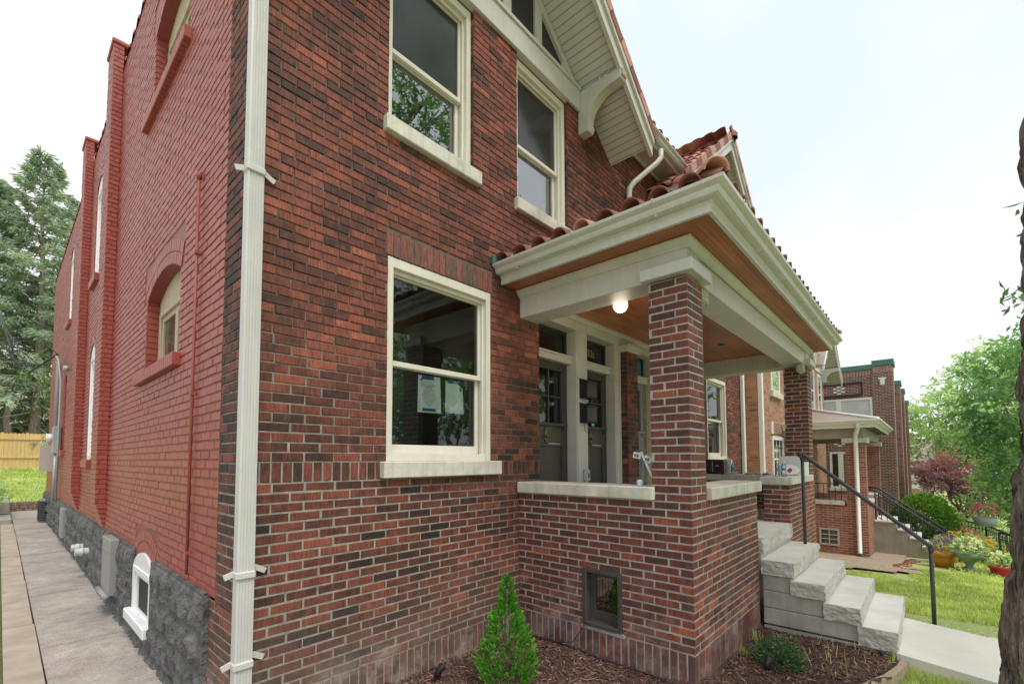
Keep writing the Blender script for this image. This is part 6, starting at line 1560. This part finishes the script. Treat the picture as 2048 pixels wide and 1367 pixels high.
# white porch, then lower houses down the street
t = thing('white_porch_house', 'small house with white porch posts beyond the apartment blocks', 'house', (46, 0, -2))
m = MB(); m.box((46.5, -1.6, -2.2), (55, 10, 3.0)); m.build('wall', 'far_wall', t)
m = MB(); m.box((45.2, -3.0, 1.25), (50, -1.6, 1.5)); m.build('porch_roof', 'green_coping', t)
for y in (-2.9, -2.2):
    m = MB(); m.box((45.4, y, -2.0), (45.62, y + .2, 1.25)); m.build('porch_post', 'white_trim', t)
def gable_house(x0, y0, wx, wy, zb, ze, label, roofm='shingle_tan', wallm='far_wall'):
    t = thing('street_house', label, 'house', (x0, y0, zb))
    m = MB(); m.box((x0, y0, zb - .5), (x0 + wx, y0 + wy, ze)); m.build('wall', wallm, t)
    m = MB(); xc = x0 + wx / 2; m.prism([(x0 - .4, ze - .1), (x0 + wx + .4, ze - .1), (xc, ze + wx * .32)], 'y', y0 - .4, y0 + wy); r = m.build('roof', roofm, t)
    m = MB(); m.box((xc - .4, y0 + wy * .4, ze), (xc + .3, y0 + wy * .4 + .6, ze + wx * .32 + .9)); m.build('chimney', 'neighbour_porch_brick', r)
    m = MB(); m.box((x0 - .03, y0 + .8, zb + 1.0), (x0 - .001, y0 + 2.0, zb + 2.5)); m.build('window', 'white_trim', t)
    m = MB(); m.box((x0 + .8, y0 - .03, zb + .9), (x0 + 2.2, y0 - .001, zb + 2.4)); m.build('window', 'white_trim', t)
gable_house(58, -3.4, 7.5, 9, -2.2, 1.0, 'low brick house with a pale brown roof down the street')
gable_house(70, -4.2, 7.5, 9, -2.5, 1.1, 'white sided house farther down the street', 'dark_shed', 'white_trim')
gable_house(84, -5.5, 8, 9, -2.8, 2.0, 'farthest house, red brick, at the end of the row', 'shingle_tan', 'orange_brick')
# ---------------------------------------------------------------- planting down the street
def globe(loc, r, h, n, label, leafm, ln, name, cat, grp=None, tone0=.5):
    loc = Vector(loc); t = thing(name, label, cat, loc, grp); m = MB(); c = loc + Vector((0, 0, h * .5))
    for _ in range(n):
        v = rv(); rr_ = rnd(.7, 1.0) * (1 + .10 * noise.noise(v * 2.5 + loc)); p = c + Vector((v.x * r * rr_, v.y * r * rr_, v.z * h * .5 * rr_))
        d = (v + rv() * .6 + Vector((0, 0, .3))).normalized()
        for k in range(3):
            d2 = (d + rv() * .5).normalized(); m.leaf(p, d2, d2.cross(rv()).normalized(), ln * rnd(.7, 1.2), ln * .35, min(1, max(0, tone0 + .35 * v.z + rnd(-.25, .25))))
    m.build('foliage', leafm, t); s_ = MB(); s_.tube([loc - Vector((0, 0, .1)), c], [.06, .03], 6); s_.build('stem', 'bark', t); return t
globe((18.9, -3.05, -1.3), .82, 1.85, 2600, 'rounded dark green clipped evergreen behind the iron railing', 'hedge_leaf', .13, 'globe_shrub', 'evergreen shrub')
random.seed(31)
BU = [((20.6, -3.6, -1.35), .8, 1.2, 'loose white flowering bush behind the clipped evergreen', ('white_petal', .05), .5), ((22.0, -4.2, -1.4), .8, .8, 'low grey green garden bush beside the pots', None, .6),
      ((24.0, -3.6, -1.45), 1.0, .9, 'broad bright green bush before the apartment block', None, .7), ((26.5, -4.4, -1.5), 1.1, .9, 'spreading light green bush under the purple maple', None, .75), ((28.0, -3.2, -1.55), .8, 1.3, 'upright green bush at the corner of the apartment block', None, .55),
      ((20.5, -5.1, -1.7), .7, .7, 'leafy bush behind the hanging pot', None, .6), ((31.0, -5.6, -1.9), 1.3, 1.2, 'green bush right of the maple trunk', None, .6), ((24.5, -6.0, -2.1), 1.1, 1.0, 'rounded green bush on the bank by the street', None, .6), ((36, -4.2, -1.7), 1.3, 1.5, 'far green bush by the second apartment block', None, .5), ((16.2, -4.75, -1.35), .45, .35, 'low ground cover plant beside the neighbour path', None, .55)]
for loc, r, h, lb, fl, t0 in BU: small_shrub((loc[0], loc[1], gz(loc[0], loc[1])), r, h, 620, lb, 'tree_leaf', (.10, .20), 'garden_bush', 'bush', 'garden bushes down the street', fl, t0)
random.seed(41)
mp = thing('purple_maple', 'spreading purple red maple with several thin trunks down the street', 'tree', (32, -3.9, -1.6))
tr = MB(); lf = MB(); b0 = Vector((32, -4.5, gz(32, -4)))
for (dx, dy, dz, r, n) in ((-1.2, .5, 2.6, .95, 700), (.2, -.4, 3.3, 1.15, 900), (1.4, .3, 3.0, 1.0, 700), (-.4, -1.3, 2.5, 1.0, 750), (.8, -1.9, 2.2, .9, 600), (-1.6, -.6, 2.0, .8, 500), (0, .9, 3.6, .8, 500), (.5, -2.6, 1.9, .8, 450), (0, .2, 4.1, .7, 380), (-.9, .9, 3.3, .7, 380)):
    c = b0 + Vector((dx * .9, .25 + dy * .95, .20 + dz * .72)); limb(tr, b0 + Vector((rnd(-.3, .3), rnd(-.2, .2), -.1)), c, .06, .015, .06, 6); leafmass(lf, c, r * .95, int(n * 2.0), .15, .34 + .13 * (dz - 1.8), .45, .1, .5)
tr.build('trunk', 'bark', mp); lf.build('crown', 'maple_leaf', mp)
random.seed(51)
broadleaf('big light green tree spreading behind the purple maple', (46, -7.2, -2.2), 4.0, [((44, -4.6, 4.5), 2.4, 2310, .6), ((46, -6.2, 6.6), 2.6, 2520, .6), ((47, -4.0, 5.2), 1.9, 1680, .65), ((45, -8.4, 5.0), 2.4, 2100, .5), ((48, -7, 8.6), 2.1, 1890, .65), ((43, -6.6, 2.6), 2.0, 1890, .5), ((43.5, -9.5, 3.0), 2.2, 1890, .5), ((44, -3.6, 2.8), 1.5, 1260, .6)], 'tree_leaf', 'pale_bark', .26, .3, 'trees along the street')
broadleaf('nearer tree with large bright leaves just left of the thick trunk', (21, -6.3, -2.2), 3.0, [((20.5, -5.1, 3.4), 1.1, 1302, .6), ((21.5, -5.4, 4.7), 1.05, 1302, .7), ((20.0, -5.7, 2.4), 1.0, 1176, .6), ((22.5, -6.3, 5.4), 1.1, 1176, .6), ((19.6, -5.5, 1.2), .9, 1008, .6), ((22.0, -4.9, 2.3), .75, 798, .7), ((19.0, -6.4, 3.8), 1.3, 1176, .5), ((20.2, -6.8, 5.6), 1.2, 1176, .6)], 'near_leaf', 'pale_bark', .20, .16, 'trees along the street')
broadleaf('dark green tree low behind the flower pots at the right', (27, -7.0, -2.3), 1.5, [((24, -5.35, 1.4), .8, 700, .55), ((23, -5.0, .35), .7, 600, .45), ((25, -5.9, 2.4), .9, 700, .6), ((26.5, -5.9, .6), 1.1, 1092, .35), ((27.5, -6.6, 1.7), 1.2, 1176, .4), ((25.5, -6.4, -.2), 1.0, 1008, .4), ((28, -5.7, 2.2), 1.0, 1008, .5)], 'tree_leaf', 'pale_bark', .2, .14, 'trees along the street')
broadleaf('hazy distant tree at the end of the street', (110, -6.5, -3), 5, [((110, -6.5, 4), 3.0, 1470, .7), ((112, -4, 2.5), 2.6, 1260, .7), ((108, -8, 3), 2.4, 1050, .7)], 'tree_leaf', 'pale_bark', .5, .4, 'trees along the street')
broadleaf('tall far tree behind the big light green one', (64, -12, -2.6), 6, [((64, -11, 7), 3.4, 1890, .5), ((62, -14, 6), 3.2, 1680, .5), ((66, -9, 4.6), 2.8, 1470, .6), ((63, -12, 10), 2.6, 1260, .6)], 'tree_leaf', 'pale_bark', .38, .35, 'trees along the street')
for lb, bx, by, cl in (('green tree across the street opposite the house, left one', 9, -15, [((9, -14.5, 4), 3.0, 2000, .4), ((8, -15, 7), 2.7, 1500, .4), ((11, -15, 5.6), 2.8, 1600, .4)]),
                       ('green tree across the street opposite the house, middle one', 15, -16, [((15, -15.5, 3.6), 3.2, 2200, .35), ((14, -16, 7), 2.8, 1500, .4), ((17, -16, 5.4), 3.0, 1800, .35)]),
                       ('green tree across the street opposite the house, right one', 22, -16, [((21, -15.5, 3.8), 3.2, 2200, .4), ((23, -16, 7), 2.8, 1500, .4), ((20, -16.5, 6.4), 2.8, 1500, .4)])):
    broadleaf(lb, (bx, by, -2.4), 3.2, cl, 'tree_leaf', 'bark', .30, .22, 'trees across the street')
# flower pots on and beside the neighbour's path
def pot(loc, r, h, mat_, label, flower, nleaf=160, tall=.25, foot=False):
    loc = Vector((loc[0], loc[1], loc[2])); t = thing('flower_pot', label, 'flower pot', loc, 'flower pots along the neighbour path'); m = MB()
    if foot: m.lathe(loc, [(0, 0), (r * .6, 0), (r * .55, .03), (r * .25, h * .25), (r * .3, h * .4), (r * .9, h * .75), (r, h), (r * .9, h), (r * .7, h * .8), (0, h * .8)], 20)
    else: m.lathe(loc, [(0, 0), (r * .68, 0), (r * .9, h * .55), (r * .92, h * .78), (r * 1.04, h * .8), (r * 1.04, h), (r * .93, h), (r * .9, h * .85), (0, h * .85)], 20)
    m.build('pot', mat_, t); lf = MB(); fl = MB()
    for k in range(nleaf):
        v = rv(); p = loc + Vector((v.x * r * 1.15, v.y * r * 1.15, h + abs(v.z) * tall)); d = (v + Vector((0, 0, .6)) + rv() * .5).normalized(); l = rnd(.06, .12); lf.leaf(p, d, d.cross(rv()).normalized(), l, l * .5, rnd(.2, .9))
        if flower and k % 4 == 0:
            for _ in range(5): d = (rv() + Vector((0, 0, .7))).normalized(); fl.leaf(p + Vector((0, 0, .05)), d, d.cross(rv()).normalized(), .06, .05, rnd(0, 1))
    lf.build('plant', 'tree_leaf', t)
    if fl.v: fl.build('flowers', flower, t)
gp = lambda x, y, dz=.07: (x, y, gz(x, y) + dz)
pot(gp(14.9, -3.42, .0), .24, .36, 'orange_glaze', 'orange flower pot with purple flowers on the corner of the neighbour path', 'purple_petal')
pot(gp(15.9, -3.52, .05), .26, .40, 'orange_glaze', 'second orange pot standing behind the front orange one', 'purple_petal')
pot(gp(17.0, -3.78), .40, .42, 'brown_glaze', 'wide brown glazed bowl with yellow flowers', 'yellow_petal')
pot(gp(18.6, -3.85), .42, .46, 'brown_glaze', 'wide dark brown bowl behind the yellow flowered one', 'pink_petal')
pot(gp(14.6, -3.86, .02), .27, .42, 'green_glaze', 'mossy green urn on a foot with white flowers', 'white_petal', 220, .3, True)
pot(gp(17.2, -4.35), .32, .30, 'brown_glaze', 'low bowl of orange and yellow flowers right of the brown bowls', 'yellow_petal')
pot(gp(14.2, -4.35, .0), .20, .26, 'red_plastic', 'small red pot with white flowers by the trunk', 'white_petal')
small_shrub(gp(18.0, -4.15, .02), .45, .75, 420, 'pink flowering hydrangea behind the brown bowls', 'tree_leaf', (.09, .16), 'flowering_shrub', 'flowering shrub', None, ('pink_petal', .10), .6)
t = thing('hanging_basket', 'pale grey basket of pink flowers hanging on the iron railing', 'flower basket', (19.2, -4.45, -.35))
m = MB(); m.lathe((19.2, -4.45, -.35), [(0, 0), (.22, 0), (.30, .26), (.27, .26), (.2, .05)], 18); m.build('basket', 'grey_plastic', t)
lf = MB(); fl = MB()
for k in range(150):
    v = rv(); p = Vector((19.2, -4.45, -.08)) + Vector((v.x * .36, v.y * .36, abs(v.z) * .3)); d = (v + Vector((0, 0, .5))).normalized(); lf.leaf(p, d, d.cross(rv()).normalized(), .1, .05, rnd(.2, .8))
    if k % 3 == 0:
        for _ in range(5): d = (rv() + Vector((0, 0, .7))).normalized(); fl.leaf(p + Vector((0, 0, .08)), d, d.cross(rv()).normalized(), .08, .06, rnd(0, 1))
lf.build('plant', 'tree_leaf', t); fl.build('flowers', 'pink_petal', t)
# iron railings stepping down the bank
ir = thing('garden_railing', 'black iron railing with thin bars stepping down the bank behind the flower pots', 'railing', (19, -4.6, -1.4))
def rail_run(a, c, h, nbar):
    m = MB(); a, c = Vector(a), Vector(c); up = Vector((0, 0, h)); m.tube([a + up, c + up], .022, 6); m.tube([a + up * .12, c + up * .12], .012, 5); m.tube([a + up * .85, c + up * .85], .010, 5)
    for k in range(nbar + 1): p = a.lerp(c, k / nbar); m.tube([p, p + up], .010 if 0 < k < nbar else .024, 5)
    m.build('panel', 'black_metal', ir)
rail_run((20.5, -3.9, gz(20.5, -3.9)), (19.8, -4.5, gz(19.8, -4.5)), .95, 8); rail_run((19.8, -4.5, gz(19.8, -4.5)), (17.6, -4.85, gz(17.6, -4.85)), .95, 12)
rail_run((17.6, -4.85, gz(17.6, -4.85)), (16.0, -5.6, gz(16, -5.6) - .1), .95, 10); rail_run((15.0, -4.42, gz(15, -4.4)), (14.4, -4.9, gz(14.4, -4.9)), 1.0, 5)
